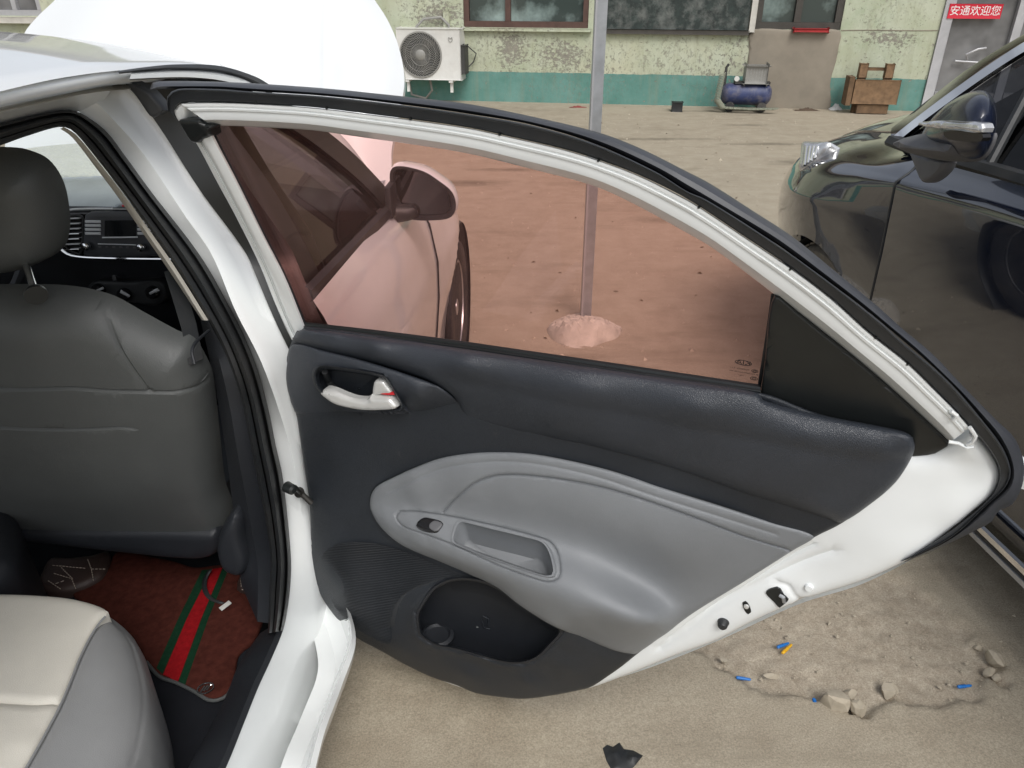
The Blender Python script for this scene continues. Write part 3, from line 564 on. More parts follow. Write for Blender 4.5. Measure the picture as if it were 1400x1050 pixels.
P1 = pil([(132, 140), (170, 180), (198, 213), (255, 298), (289, 347), (322, 425), (356, 492), (381, 560), (399, 622), (412, 700), (422, 770), (426, 803), (428, 850), (422, 893), (404, 933), (388, 977), (364, 1050), (330, 1140), (280, 1300)], -.126)
P2 = pil([(142, 122), (180, 165), (210, 208), (264, 297), (297, 345), (331, 423), (365, 491), (389, 560), (407, 622), (420, 700), (430, 770), (435, 803), (436, 850), (431, 893), (414, 933), (398, 977), (376, 1050), (341, 1140), (291, 1300)], -.118)
P3 = pil([(150, 110), (198, 165), (240, 235), (303, 325), (335, 385), (363, 450), (386, 500), (402, 570), (420, 640), (432, 710), (440, 770), (449, 805), (455, 850), (440, 910), (424, 960), (414, 1000), (392, 1050), (362, 1140), (317, 1300)], -.113)
P4 = pil([(158, 103), (209, 161), (274, 261), (336, 346), (351, 380), (374, 434), (396, 480), (412, 560), (430, 650), (440, 720), (448, 790), (474, 862), (448, 930), (424, 993), (408, 1050), (380, 1140), (340, 1300)], -.10)
P5 = [p + EV*.006 - ZV*.004 for p in P4]
P6 = pil([(166, 100), (217, 157), (284, 255), (346, 340), (361, 374), (384, 428), (408, 474), (424, 550), (440, 640), (448, 710), (456, 780, -.09), (481, 866, .0), (462, 930, .0), (438, 993, .0), (423, 1050, .0), (398, 1140, .0), (362, 1300, .0)], -.125)
P6 = np.array([p - ZV*0 for p in P6])
cut = next(i for i in range(NP) if P6[i][2] < .345)
loft('door_jamb', [P0, P1, P2, P3, P4, P5, P6], 'jamb', car, angle=55)
# rocker below the sill: vertical face, turned under
R0 = P6[cut:]; loft('rocker_panel', [R0, R0 + EV*.008 - ZV*.012, R0 + EV*.006 - ZV*.03, R0 + EV*-.012 - ZV*.085, R0 + EV*-.05 - ZV*.11, R0 - EV*.09 - ZV*.11], 'jamb', car, angle=30)
# roof rail between drip and seal
rr = lambda pts, h: row(SIDE, pts, 60, h)
rows = [rr([(-150, 163), (0, 125), (70, 109), (120, 101), (164, 96)], 0), rr([(-150, 170), (0, 131), (70, 114), (120, 105), (163, 99)], -.028), rr([(-150, 173), (0, 134), (70, 118), (120, 108), (161, 102)], -.05),
        rr([(-150, 178), (0, 139), (69, 126), (111, 112), (157, 106)], -.052), rr([(-150, 193), (0, 152), (51, 139), (86, 131), (154, 114)], -.085), rr([(-150, 197), (0, 157), (51, 144), (86, 136), (150, 126)], -.10), rr([(-150, 200), (0, 169), (51, 157), (89, 151), (128, 156)], -.158)]
loft('roof_rail', rows, 'jamb', car, angle=50)
# ribbed door seal
def sealrow(k, h):                                  # blend between outer and inner edge in the picture's own tracing, lifted by h
    a = np.array(resample(np.array(dense([(x, y, 0) for x, y in SEAL_OUT], False, 8)), 120)); b = np.array(resample(np.array(dense([(x, y, 0) for x, y in SEAL_IN], False, 8)), 120))
    q = a*(1-k) + b*k; return np.array([SIDE.p(x, y, h) for x, y, _ in q])
loft('door_seal', [sealrow(0, -.16), sealrow(.04, -.148), sealrow(.16, -.142), sealrow(.24, -.158), sealrow(.3, -.146), sealrow(.5, -.138), sealrow(.62, -.15), sealrow(.67, -.172), sealrow(.72, -.165), sealrow(.9, -.17), sealrow(1, -.19), sealrow(1.0, -.21)], 'rubber', car, angle=25)
# pale trim strip and dark lower trim inside the pillar
rq = lambda pts, h, n=50: row(SIDE, pts, n, h)
loft('pillar_trim', [rq([(86, 173), (103, 183), (137, 224), (171, 268), (206, 317), (240, 366), (285, 438)], -.19), rq([(85, 175), (99, 184), (133, 226), (167, 270), (201, 319), (235, 368), (279, 438)], -.2), rq([(82, 176), (97, 186), (130, 228), (163, 272), (197, 321), (231, 370), (276, 438)], -.235)], 'beigetrim', car)
loft('pillar_cover', [rq([(285, 438), (309, 485), (329, 543), (343, 611), (357, 680), (363, 710), (370, 767), (368, 852)], -.19), rq([(281, 438), (296, 480), (312, 545), (325, 620), (338, 690), (345, 730), (352, 770), (352, 850)], -.21), rq([(274, 438), (284, 480), (297, 545), (309, 620), (318, 690), (322, 730), (326, 770), (330, 800)], -.27)], 'dark', car)
# sill scuff trim
S1 = row(SIDE, SILL_OUT, 60, -.156); S0 = row(SIDE, [(366, 862), (350, 885), (335, 910), (324, 940), (300, 990), (268, 1050), (235, 1130), (150, 1300)], 60, -.21)
loft('sill_trim', [S1, S1 + ZV*.012 - EV*.008, (S1+S0)/2 + ZV*.012, S0 + ZV*.006, S0 - ZV*.01 - EV*.02, S0 - ZV*.12 - EV*.04], 'dark', car, angle=40)
# floor
box('floor', W(.15, -.93, .175), (1.34, 3.0, .05), 'carpet', car, (EV, EU, ZV), .01)
# closed left flank and rear bulkhead, seen only through the cabin
box('left_flank', W(.2, -1.62, .62), (.06, 3.6, .8), 'white', car, (EV, EU, ZV), .02); box('left_door_trim', W(.2, -1.575, .66), (.02, 2.2, .66), 'dark', car, (EV, EU, ZV), .01)
# roof skin
def drip(u):
    return np.interp(u, [-1.6, -.245, .034, .371, .51, .62], [1.44, 1.481, 1.474, 1.442, 1.405, 1.36]), np.interp(u, [-1.6, -.245, .51, .62], [-.265, -.262, -.245, -.24])
vc = -.86; rows = []
for v_ in np.linspace(0, 1, 25):
    r_ = []
    for u in np.linspace(-1.5, .60, 40):
        zd, vd = drip(u); hw = vc - vd; v = vd + (2*hw)*v_; q = (v-vc)/hw
        uu = u + max(0, u-.25)/.35*(1-q*q)*.14
        r_.append(W(uu, v, zd + .062*(1-abs(q)**2.4) - .02*max(0, u-.35)/.25*(1-abs(q)**2)))
    rows.append(np.array(r_))
rows = [rows[0] - ZV*.012 + EV*.004] + rows + [rows[-1] - ZV*.012 - EV*.004]
rf_ = loft('roof', rows, 'white', car, angle=60); sm = rf_.modifiers.new('thickness', 'SOLIDIFY'); sm.thickness = -.03; sm.offset = 1
hl_ = [r_[-1] for r_ in rows]; loft('headlining', [[p + ZV*-.045 for p in r_] for r_ in rows[2:-2]], 'beigetrim', car)
# drip moulding: black strip under the roof edge, then the bright door-top strip of the front door
D0 = lambda pts, h: row(SIDE, pts, 40, h)
loft('drip_moulding', [D0([(160, 97), (200, 91.5), (240, 88), (300, 90), (350, 105), (375, 120)], .004), D0([(162, 99), (203, 94), (240, 92), (300, 95), (346, 109), (370, 124)], .012), D0([(163, 101), (205, 97), (240, 95.5), (300, 99), (340, 112), (362, 127)], .0)], 'rubber', car)
# A pillars, windscreen
for sgn in (0, 1):
    f = (lambda v: v) if sgn == 0 else (lambda v: 2*vc - v)
    pts = [W(u, f(v), z) for u, v, z in ((.45, -.262, 1.425), (.53, -.25, 1.395), (.66, -.20, 1.32), (.81, -.13, 1.225), (.98, -.075, 1.056), (1.14, -.05, .96))]
    pts = resample(dense(pts, False, .05), 24); wd_ = np.linspace(.03, .035, 24)[:, None]
    iu = (-EV if sgn == 0 else EV)
    loft('front_pillar', [pts + EU*.0, pts + EU*.012*1 + ZV*.012 + iu*.012, pts + iu*wd_*1.6 + EU*.02 + ZV*.02, pts + iu*wd_*2 - EU*.01 - ZV*.01, pts + iu*wd_ - EU*.05 - ZV*.04, pts - EU*.02 - ZV*.02], 'white', car, close=True, capends=True)
ws = []
for k in np.linspace(0, 1, 15):
    q = (k-.5)*2; b = 1-q*q
    ws.append([W(.60 + .14*b, vc + q*.57, 1.375 + .035*b), W(.85 + .15*b, vc + q*.66, 1.19 + .03*b), W(1.12 + .18*b, vc + q*.74, .965 + .02*b)])
ws = [resample(dense(r, False, .05), 14) for r in ws]; loft('windscreen', ws, 'glass_clear', car)
# pale translucent film with a mottled pattern over the lower glass
df = []
for k in np.linspace(.05, .93, 60):
    q = (k-.5)*2; b = 1-q*q; lo = np.array(W(1.085 + .18*b, vc + q*.735, .985 + .02*b)); hi = np.array(W(.93 + .155*b, vc + q*.675, 1.12 + .028*b)); t = .55 + .45*math.sin(math.pi*min(1, max(0, k*1.1))) - .25*max(0, .25-k)*4
    df.append([lo + (hi-lo)*j*t - EU*.004 + ZV*.0 for j in np.linspace(rng.random()*.05, 1, 8)])
m, nt, b = newmat('mottled_film'); M['dust'] = m; b.inputs['Base Color'].default_value = (.6, .6, .5, 1); b.inputs['Roughness'].default_value = 1; tl = N(nt, 'ShaderNodeBsdfTranslucent'); tl.inputs[0].default_value = (.75, .75, .62, 1); tr0 = N(nt, 'ShaderNodeBsdfTransparent'); mxd = N(nt, 'ShaderNodeMixShader')
mp = noise(nt, 60, 8, .8, lo=.2, hi=.75); r = N(nt, 'ShaderNodeMapRange'); r.inputs['To Min'].default_value = .35; r.inputs['To Max'].default_value = .95; nt.links.new(mp, r.inputs[0]); nt.links.new(r.outputs[0], mxd.inputs[0]); nt.links.new(tr0.outputs[0], mxd.inputs[1]); nt.links.new(tl.outputs[0], mxd.inputs[2]); nt.links.new(mxd.outputs[0], nt.nodes['Material Output'].inputs[0])
loft('mottled_film', df, 'dust', car)
# bonnet, raised
HP_ = Plane(W(1.27, 0, 1.0), EV, unit(EU*.62 + ZV*.72), -EU*.72 + ZV*.62)
ed = [(525, 262), (536, 200), (549, 140), (553, 110), (549, 80), (541, 52), (528, 24), (511, -2), (488, -40), (455, -75), (410, -100), (340, -118), (250, -115), (170, -90), (115, -45), (75, 0), (52, 22), (33, 46), (20, 90), (10, 160), (10, 230), (40, 252), (270, 262)]
cr = [(496, 240, .035), (500, 200, .035), (518, 150, .03), (525, 110, .028), (520, 70, .028), (508, 36, .026), (490, 5, .025), (460, -30, .02), (447, 100, .036), (447, 0, .034), (440, 200, .036), (330, 100, .055), (300, 0, .05), (250, 150, .055), (200, 50, .05), (150, 120, .045), (100, 60, .035), (85, 100, .035), (270, 200, .05), (330, -60, .03), (220, -60, .03)]
bon = relief('bonnet', HP_, [(a, b, -.02) for a, b in ed], 'white', car, ctrl=cr, sp=.03, skirt=.025, back=True, grooves=[([(447, 235), (449, 100), (450, 0), (440, -60)], .012, -.004)], angle=60)
# engine bay and the nose, mostly out of sight
box('engine_bay', W(1.75, vc, .55), (1.2, .9, .5), 'carpet', car, (EV, EU, ZV), .03); box('cowl', W(1.25, vc, .93), (1.3, .16, .05), 'rubber', car, (EV, EU, ZV), .02)
# front door skin and wing: sections from rocker to shoulder at stations along the car
st = [  # u, then (v, z) from bottom up
    (.15, [(-.07, .2), (.0, .27), (.015, .42), (.035, .62), (.04, .75), (.02, .9), (-.012, 1.0), (-.035, 1.045)]),
    (.6, [(-.07, .2), (.0, .27), (.015, .42), (.035, .62), (.04, .75), (.02, .9), (-.01, .99), (-.03, 1.03)]),
    (1.0, [(-.07, .2), (.0, .27), (.012, .42), (.03, .62), (.035, .75), (.015, .88), (-.01, .955), (-.04, .99)]),
    (1.255, [(-.07, .2), (.0, .27), (.01, .42), (.028, .6), (.03, .73), (.008, .86), (-.03, .93), (-.09, .965)])]
def sections(st, n=26): return [resample(dense([W(u, v, z) for v, z in s], False, .03), n) for u, s in st]
def lofts(name, st, mat, parent, nu=30, n=26, **kw):
    S = sections(st, n); cols = [resample(dense([s[j] for s in S], False, .04), nu) for j in range(n)]; return loft(name, cols, mat, parent, **kw)
fd = lofts('front_door', st, 'white', car, angle=60)
wing = [(1.262, [(-.07, .2), (.0, .27), (.01, .42), (.028, .6), (.03, .73), (.008, .86), (-.03, .93), (-.09, .963)]),
    (1.5, [(-.07, .2), (-.002, .27), (.012, .42), (.035, .58), (.035, .70), (.005, .83), (-.04, .9), (-.13, .935)]),
    (1.85, [(-.09, .2), (-.02, .27), (.0, .42), (.035, .58), (.03, .69), (-.01, .80), (-.06, .86), (-.16, .89)]),
    (2.2, [(-.14, .2), (-.09, .27), (-.06, .42), (-.04, .58), (-.05, .67), (-.09, .75), (-.14, .79), (-.22, .81)]),
    (2.5, [(-.30, .2), (-.26, .27), (-.24, .42), (-.23, .55), (-.25, .62), (-.29, .67), (-.33, .70), (-.4, .71)])]
S = sections(wing, 40); cols = [resample(dense([s[j] for s in S], False, .04), 70) for j in range(40)]
wc, wr = (1.87, .315), .355                           # wheel arch cut in the wing: faces inside it dropped, rim snapped to the circle
V = []; Fq = []
G_ = np.array(cols)
UZ = np.stack([(G_-CO)@EU, G_[..., 2]], -1); dW = np.hypot(UZ[..., 0]-wc[0], UZ[..., 1]-wc[1])
for i in range(40):
    for j in range(70):
        p = G_[i, j].copy(); d = dW[i, j]
        if abs(d-wr) < .012: k = (wr-d)/max(d, 1e-6); p = p + EU*(UZ[i, j, 0]-wc[0])*k + ZV*(UZ[i, j, 1]-wc[1])*k
        V.append(p)
for i in range(39):
    for j in range(69):
        if np.mean([dW[i, j], dW[i+1, j], dW[i, j+1], dW[i+1, j+1]]) > wr-.004: Fq.append((i*70+j, i*70+j+1, (i+1)*70+j+1, (i+1)*70+j))
wg = mk('front_wing', V, Fq, 'white', car, angle=60); fixn(wg)
box('front_bumper', W(2.52, vc, .45), (1.2, .16, .5), 'white', car, (EV, EU, ZV), .06)
lathe('wheel_arch', [(.33, -.28), (.345, -.02), (.36, 0.0), (.352, .012)], W(wc[0], .015, wc[1]), EV, 'rubber', car, 48, caps=False)
def wheel(c, ax, parent, r=.305, wd_=.19, tm='tyre'):
    ty = lathe('wheel', [(.2, -wd_/2), (r-.06, -wd_/2), (r-.012, -wd_/2+.015), (r, -wd_/2+.04), (r, wd_/2-.04), (r-.012, wd_/2-.015), (r-.03, wd_/2), (r-.085, wd_/2-.002), (.205, wd_/2-.014)], c, ax, tm, parent, 56)
    lathe('rim', [(.21, -.05), (.205, wd_/2-.012), (.196, wd_/2-.008), (.19, wd_/2-.03), (.185, -.03), (0, -.035)], c, ax, 'alloy', ty, 40)
    u = unit(np.cross(ax, ZV)); g = []
    for k in range(10):
        t = 2*math.pi*k/10; d = u*math.cos(t) + ZV*math.sin(t); e = np.cross(ax, d); g.append(boxgeo(np.array(c) + d*.11 + ax*(wd_/2-.03), (.17, .022, .022), (d, e, ax)))
    g.append(lathegeo([(0, wd_/2-.008), (.035, wd_/2-.012), (.04, wd_/2-.03), (0, wd_/2-.04)], c, ax, 20)); joined('spoke', g, 'alloy', ty)
    gz_ = []
    for k in range(44):
        t = 2*math.pi*k/44; d = u*math.cos(t) + ZV*math.sin(t); e = np.cross(ax, d)
        for hx in (-.06, -.02, .02, .06): gz_.append(boxgeo(np.array(c) + d*(r+.002) + ax*hx + e*(.01 if hx in (-.02, .06) else 0), (.008, .034, .030), (d, e, ax)))
    tr = joined('tread', gz_, tm, ty, smooth=False); tr['kind'] = 'stuff'
    return ty
wheel(W(1.87, -.075, .305), EV, car)
# front door upper: black pillar tape, frame, glass, waist strip
T0 = row(SIDE, [(160, 101), (209, 161), (274, 261), (336, 346), (351, 380), (374, 434), (396, 480)], 40, -.098)
ta, tb = np.array([SIDE.to3(u, z, .0) for u, z in zip(np.linspace(.155, .185, 40), np.linspace(1.455, .93, 40))]), np.array([SIDE.to3(u, z, .002) for u, z in zip(np.linspace(.30, .31, 40), np.linspace(1.44, .93, 40))])
t1 = np.array([p + EU*.012 + EV*.035 for p in T0]); t2 = np.array([p + EU*.028 + EV*.082 for p in T0]); t3 = np.array([p + EU*.15 + EV*.084 for p in T0])
loft('pillar_tape', [T0, t1, t2, t3], 'gloss', fd, angle=50)
cap = relief('pillar_cap', Plane(SIDE.p(200, 130, -.03), EV, ZV, -EU), [(163, 100), (175, 98.5), (180, 104), (181, 110), (197, 118), (208, 126), (216, 135), (224, 144), (229, 151), (221, 156), (211, 161), (206, 158), (190, 135), (175, 115)], 'rubber2', fd, rnd=.006, dep=.008, sp=.006, skirt=.02)
bright = [(180, 98), (220, 96), (260, 95.5), (300, 99), (330, 106), (350, 116), (370, 130)]
loft('frame_strip', [D0(bright, .0), D0([(x-1, y+4) for x, y in bright], .012), D0([(x-3, y+10) for x, y in bright], .010), D0([(x-3, y+12) for x, y in bright], -.01)], 'jamb', fd)
FRm = [(.30, 1.43), (.40, 1.425), (.50, 1.39), (.66, 1.30), (.82, 1.185), (.93, 1.07), (.955, 1.03)]
fo_ = resample(dense([SIDE.to3(u, z, -.004) for u, z in FRm], False, .03), 40); fi_ = resample(dense([SIDE.to3(u, z, -.008) for u, z in [(.30, 1.385), (.395, 1.375), (.47, 1.335), (.62, 1.245), (.77, 1.125), (.855, 1.035), (.86, 1.025)]], False, .03), 40)
loft('window_frame', [fo_, fo_ + EV*.006, fi_ + EV*.006, fi_, fi_ - EV*.04, fo_ - EV*.04], 'gloss', fd, close=True)
gp_ = [(.29, 1.03), (.29, 1.39), (.395, 1.38), (.475, 1.34), (.625, 1.25), (.775, 1.13), (.862, 1.03), (.6, 1.04)]
SD = type('SD', (SideSurf,), {'to2': lambda s, x, y, h=0: (x, y)})()
relief('window_glass', SD, gp_, 'glass_dark', fd, h=-.014, sp=.05, skirt=.004, step=1e9, smoothedge=False)
wl0 = np.array([SIDE.to3(u, z, .004) for u, z in zip(np.linspace(.16, .97, 30), np.linspace(1.05, 1.012, 30))])
loft('waist_strip', [wl0 - ZV*.012, wl0 - ZV*.010 + EV*.008, wl0 + ZV*.012 + EV*.006, wl0 + ZV*.02 - EV*.006], 'rubber', fd)
tube('shut_line', [W(u, v + .0015, z) for u, v, z in dense([(1.2585, -.06, .955), (1.2585, -.03, .93), (1.2585, .008, .86), (1.2585, .03, .73), (1.2585, .028, .6), (1.2585, .01, .42), (1.2585, .0, .27)], False, .03)], .0035, 'rubber', fd, 6)
# mirror on the front door
MP = Plane(W(.90, .07, 0), EV, ZV, -EU)
mo = [(534, 234), (537, 229), (545, 227), (559, 228.5), (581, 235), (600, 247), (617, 261), (623, 275), (622, 289), (614, 297.5), (592, 300.5), (567, 300), (556, 296), (545, 283), (537, 264), (533.5, 247)]
mc = np.mean(mo, axis=0); ring = lambda k, h: np.array([MP.p(*(mc + (np.array(p)-mc)*k), 0) - MP.n*h for p in [q[:2] for q in dense([(a, b, 0) for a, b in mo], True, 4)]])
cl = lambda r: np.r_[r, r[:1]]
sm_ = loft('side_mirror', [cl(ring(1.0, .0)), cl(ring(1.03, .012)), cl(ring(1.03, .04)), cl(ring(.97, .075)), cl(ring(.8, .105)), cl(ring(.45, .122)), cl(ring(.02, .127))], 'white', car, angle=60)
loft('mirror_rim', [cl(ring(1.0, .003)), cl(ring(1.0, -.006)), cl(ring(.90, -.006)), cl(ring(.86, .008))], 'rubber', sm_)
relief('mirror_glass', MP, [tuple(mc + (np.array(p)-mc)*.87) for p in mo], 'mirror', sm_, h=-.010, sp=.02, skirt=.003, step=4)
tube('mirror_foot', resample(dense([W(.90, -.02, 1.0), W(.905, .03, 1.005), MP.p(541, 283) - MP.n*.03], False, .01), 8), np.linspace(.026, .014, 8), 'rubber', sm_)
box('mirror_sail', W(.89, -.028, 1.045), (.02, .11, .09), 'rubber', sm_, (EV, EU, ZV), .009)

# ------------------------------------------------------------------ cabin
dv0, dv1 = -1.56, -.13
ds = []
for v in np.linspace(dv0, dv1, 24):
    q = (v-vc)/.75; ds.append(resample(dense([W(1.42, v, .985), W(1.25, v, 1.0), W(1.08, v, .995), W(1.0, v, .975), W(.975, v, .955), W(.985, v, .9), W(1.0, v, .75), W(1.02, v, .6), W(1.1, v, .5)], False, .03), 30))
dash = loft('dashboard', [r[13:] for r in ds], 'dark', car); loft('dash_pad', [r[:14] for r in ds], 'dashtop', dash)
RP = UP(.955, .12, .85); RPd = UP(.985, .12, .85)
relief('centre_fascia', RP, [(76, 293), (120, 286), (225, 285), (262, 285), (262, 352), (225, 355), (137, 355), (108, 352), (90, 343), (80, 330)], 'piano', dash, h=-.01, rnd=.01, dep=.012, sp=.02, skirt=.06)
relief('radio', RP, [(117, 294), (125, 289), (225, 288), (250, 288), (250, 345), (225, 350), (116, 350), (113, 340)], 'visor', dash, h=.002, rnd=.008, dep=.008, sp=.02, skirt=.02)
relief('screen', RP, [(143, 301.5), (186, 301), (186, 323), (143, 324)], 'screen', dash, h=.011, sp=.02, skirt=.004, step=1e9, smoothedge=False)
tube('trim_strip', [RP.p(x, y, .014) for x, y in ((140, 324.8), (165, 324.6), (188, 324.2))], .0022, 'button', dash, 6)
for c0, c1 in ((117, 138), (188.5, 208)):
    for k in range(4): 
        y = 303 + k*5.4; q = [RP.p(a, b, .010) for a, b in ((c0, y-1.7), (c1, y-1.9), (c1, y+1.5), (c0, y+1.7))]; box('button', np.mean(q, axis=0), (np.linalg.norm(q[1]-q[0]), np.linalg.norm(q[3]-q[0]), .008), 'button', dash, (EV, RP.b, RP.n), .0015)
for x, y in ((122, 335.5), (197, 337)):
    kb = lathe('knob', [(.0, .022), (.0085, .022), (.0095, .018), (.0098, .004), (0, .004)], RP.p(x, y, .008), RP.n, 'piano', dash, 24); lathe('ring', [(.0085, .024), (.0115, .022), (.0118, .010)], RP.p(x, y, .008), RP.n, 'chrome', kb, 24)
tube('display_strip', [RP.p(x, y, .012) for x, y in ((134, 333.5), (160, 334), (186, 335))], .0015, 'button', dash, 6)
for k in range(6): q = RP.p(137+k*9.4, 337.5+k*.15, .011); box('button', q, (.009, .005, .004), 'greyplastic', dash, (EV, RP.b, RP.n), .001)
vl = []
for k in range(7):
    y = 298 + k*7; a = RP.p(84, y+1, .006); b_ = RP.p(110, y, .006); box('vent_slat', (a+b_)/2, (np.linalg.norm(b_-a), .003, .016), 'chrome' if k in (3, 4, 6) else 'button', dash, (unit(b_-a), RP.b, RP.n), .001)
tube('vent_surround', resample(dense([RP.p(x, y, .008) for x, y in ((84, 300), (90, 296), (111, 294), (114, 300), (112, 344), (108, 347), (92, 340), (85, 330))], False, .01), 30), .0035, 'rubber', dash, 8)
tube('chrome_strip', resample(dense([RP.p(x, y, .014) for x, y in ((82, 339), (88, 345), (97, 349), (115, 351.5), (137, 352.5), (180, 353.5), (225, 354), (250, 354))], False, .01), 30), .0042, 'chrome', dash, 8)
tube('top_strip', resample(dense([RP.p(x, y, .004) for x, y in ((84, 292), (92, 287.5), (115, 285.5), (160, 285.5), (200, 286), (250, 287))], False, .01), 30), .003, 'button', dash, 8)
relief('hazard_hood', RP, [(152, 284), (166, 277), (200, 276), (240, 276), (240, 285), (200, 285)], 'dashtop', dash, h=.0, rnd=.006, dep=.01, sp=.02, skirt=.05)
box('hazard_button', RP.p(172, 281.5, .012), (.022, .006, .004), 'red', dash, (EV, RP.b, RP.n), .001)
relief('heater_panel', RPd, [(122, 390), (132, 383), (180, 384), (215, 382), (226, 390), (228, 408), (218, 417), (180, 414), (135, 410), (122, 400)], 'rubber', dash, h=.0, rnd=.006, dep=.012, sp=.015, skirt=.05)
for x, y in ((136, 396), (171, 402), (210, 399)):
    kb = lathe('heater_knob', [(0, .02), (.016, .02), (.019, .016), (.0205, 0)], RPd.p(x, y, .012), RPd.n, 'piano', dash, 28); box('pointer', RPd.p(x, y, .034), (.030, .007, .007), 'button', kb, (unit(EV*.85 + ZV*(-.5 if x == 171 else .4)), unit(ZV*.85 - EV*(-.5 if x == 171 else .4)), RPd.n), .002)
box('power_socket', RPd.p(157, 380, .0), (.012, .018, .01), 'greyplastic', dash, (EV, RPd.b, RPd.n), .002)
joined('steering_wheel', [tubegeo([W(.72, -1.2, .93) + (EV*math.cos(t) + unit(ZV*.9 + EU*.43)*math.sin(t))*.185 for t in np.linspace(0, 2*math.pi, 40)], .016, 8, False), tubegeo([W(.78, -1.2, .92), W(1.0, -1.2, .86)], .05)], 'dark', car)
cs = relief('centre_console', HZ(.5), [(-260, 640), (-30, 690), (18, 700), (28, 745), (22, 790), (-60, 830), (-260, 830)], 'dark', car, h=-.05, rnd=.03, dep=.05, sp=.03, skirt=.3)
# front passenger seat from behind
ST = UP(.09, -.26, .75)
bk = [(-190, 420), (-120, 398), (-40, 394), (30, 393.5), (69, 394), (95, 396), (120, 400), (154, 410), (192, 431), (240, 457), (262, 466), (278, 490), (288, 514), (298, 594), (306, 663), (319, 700), (316, 714), (296, 717.5), (200, 717), (34, 716), (-190, 716)]
fs = relief('front_seat', ST, [(a, b, -.06) for a, b in bk], 'seat', car, h=-.06, rnd=.05, dep=.06, sp=.016, skirt=.012, back=True,
    ctrl=[(100, 480, .0-.03), (60, 440, -.035), (200, 600, -.03), (100, 640, -.03), (240, 640, -.035), (0, 560, -.03), (-80, 560, -.03), (250, 500, -.05)],
    grooves=[([(-150, 517), (0, 517), (103, 515.5), (154, 522), (206, 527.5), (247, 533), (273, 541)], .0035, .006), ([(-150, 420), (0, 418), (69, 419), (110, 426), (137, 443), (171, 481), (209, 527)], .003, .005), ([(-150, 570), (0, 570), (161, 570), (176, 571), (190, 574)], .003, .005)])
tube('seam', [p + ST.n*.001 for p in [ST.p(x, y, .013) for x, y in dense([(-60, 570.8, 0)[:2], (0, 570.8), (161, 570.8), (176, 571.5)], False, 8)]], .0012, 'dark', fs, 6)
HR = UP(.06, -.12, 1.1)
hd = [(-110, 340), (-106, 250), (-80, 215), (-30, 206), (0, 206), (27, 209), (58, 223), (79, 254), (88, 300), (86, 329), (77, 347), (34, 364), (0, 367), (-70, 362)]
relief('headrest', HR, [(a, b, -.07) for a, b in hd], 'seat', fs, h=-.07, rnd=.06, dep=.075, sp=.016, skirt=.02, back=True)
for x in (33, -70):
    a, b_ = HR.p(x, 355, -.04), ST.p(x+15, 399, -.015); tube('headrest_post', [a, (a+b_)/2, b_], .0065, 'chrome', fs, 14)
    lathe('post_collar', [(.0, .006), (.010, .006), (.015, .002), (.019, -.006), (.019, -.012)], b_, unit(a-b_), 'gloss', fs, 24)
box('seat_base', W(.50, -.62, .40), (.50, .42, .16), 'dark', fs, (EV, EU, ZV), .04)
relief('back_board', UP(.155, 0, .5), [(-160, 713), (30, 716), (298, 717), (306, 735), (298, 752), (270, 758), (160, 748), (40, 735), (-160, 730)], 'dark', fs, h=-.03, rnd=.02, dep=.03, sp=.025, skirt=.02)
relief('hinge_cover', UP(.06, 0, .5), [(304, 722), (312, 706), (323, 694), (333, 700), (338, 730), (345, 760), (336, 778), (310, 770), (300, 745)], 'dark', fs, h=-.03, rnd=.02, dep=.035, sp=.012, skirt=.05)
tube('seat_lever', resample(dense([SIDE.p(x, y, -.2) for x, y in ((286, 452), (276, 460), (266, 470), (262, 482), (266, 498))], False, .01), 12), .003, 'dark', fs, 8)
# belt running up the pillar
bl_ = [np.array(SIDE.p(x, y, -.235)) for x, y in ((238, 372), (250, 410), (262, 450), (272, 500))]
loft('seat_belt', [[p - EV*.02 for p in bl_], [p - EV*.004 + EU*.03 for p in bl_]], 'rubber', car)
# rear seat cushion
RS = HZ(.47); ce = [(-260, 835), (-120, 812), (0, 806), (60, 807), (110, 814), (157, 829), (186, 853), (201, 895), (210, 945), (214, 1000), (213, 1060), (205, 1180), (-60, 1400), (-400, 1400)]
rs = relief('rear_seat', RS, [(a, b, -.10) for a, b in [(-270, 865), (-120, 842), (0, 836), (60, 838), (112, 846), (162, 862), (193, 890), (207, 930), (213, 970), (216, 1010), (214, 1060), (206, 1180), (-60, 1400), (-400, 1400)]], 'bolster', car, h=-.10, rnd=.075, dep=.10, sp=.014, skirt=.2, 
    grooves=[([(140, 827), (176, 850), (192, 890), (198, 940), (193, 990), (180, 1050), (160, 1130)], .0045, .006), ([(131, 827), (166, 850), (182, 890), (188, 940), (183, 990), (170, 1050), (150, 1130)], .003, .004)])
bp = [(-260, 826), (-120, 812), (0, 808), (60, 809), (110, 815), (157, 829), (140, 846), (125, 868), (109, 900), (95, 935), (82, 965), (68, 992), (50, 1025), (30, 1060), (-30, 1190), (-300, 1300)]
relief('seat_panel', RS, [(a, b, .0) for a, b in [(-260, 832), (-120, 818), (0, 814), (60, 816), (108, 822), (148, 837), (137, 850), (124, 870), (109, 900), (95, 935), (82, 965), (68, 992), (50, 1025), (30, 1060), (-30, 1190), (-300, 1300)]], 'beige', rs, h=.002, rnd=.02, dep=.009, sp=.012, skirt=.03, grooves=[([(-150, 958), (0, 963), (45, 963), (76, 958)], .006, .007)], ctrl=[(0, 890, .008), (40, 1020, .006), (-100, 900, .008), (60, 860, .004)])
tube('piping', [RS.p(x, y, .008) for x, y in dense([(144, 843), (138, 849), (125, 868), (109, 900), (95, 935), (82, 965), (68, 992), (50, 1025), (30, 1060), (0, 1120)], False, 8)], .0022, 'bolster', rs, 6)
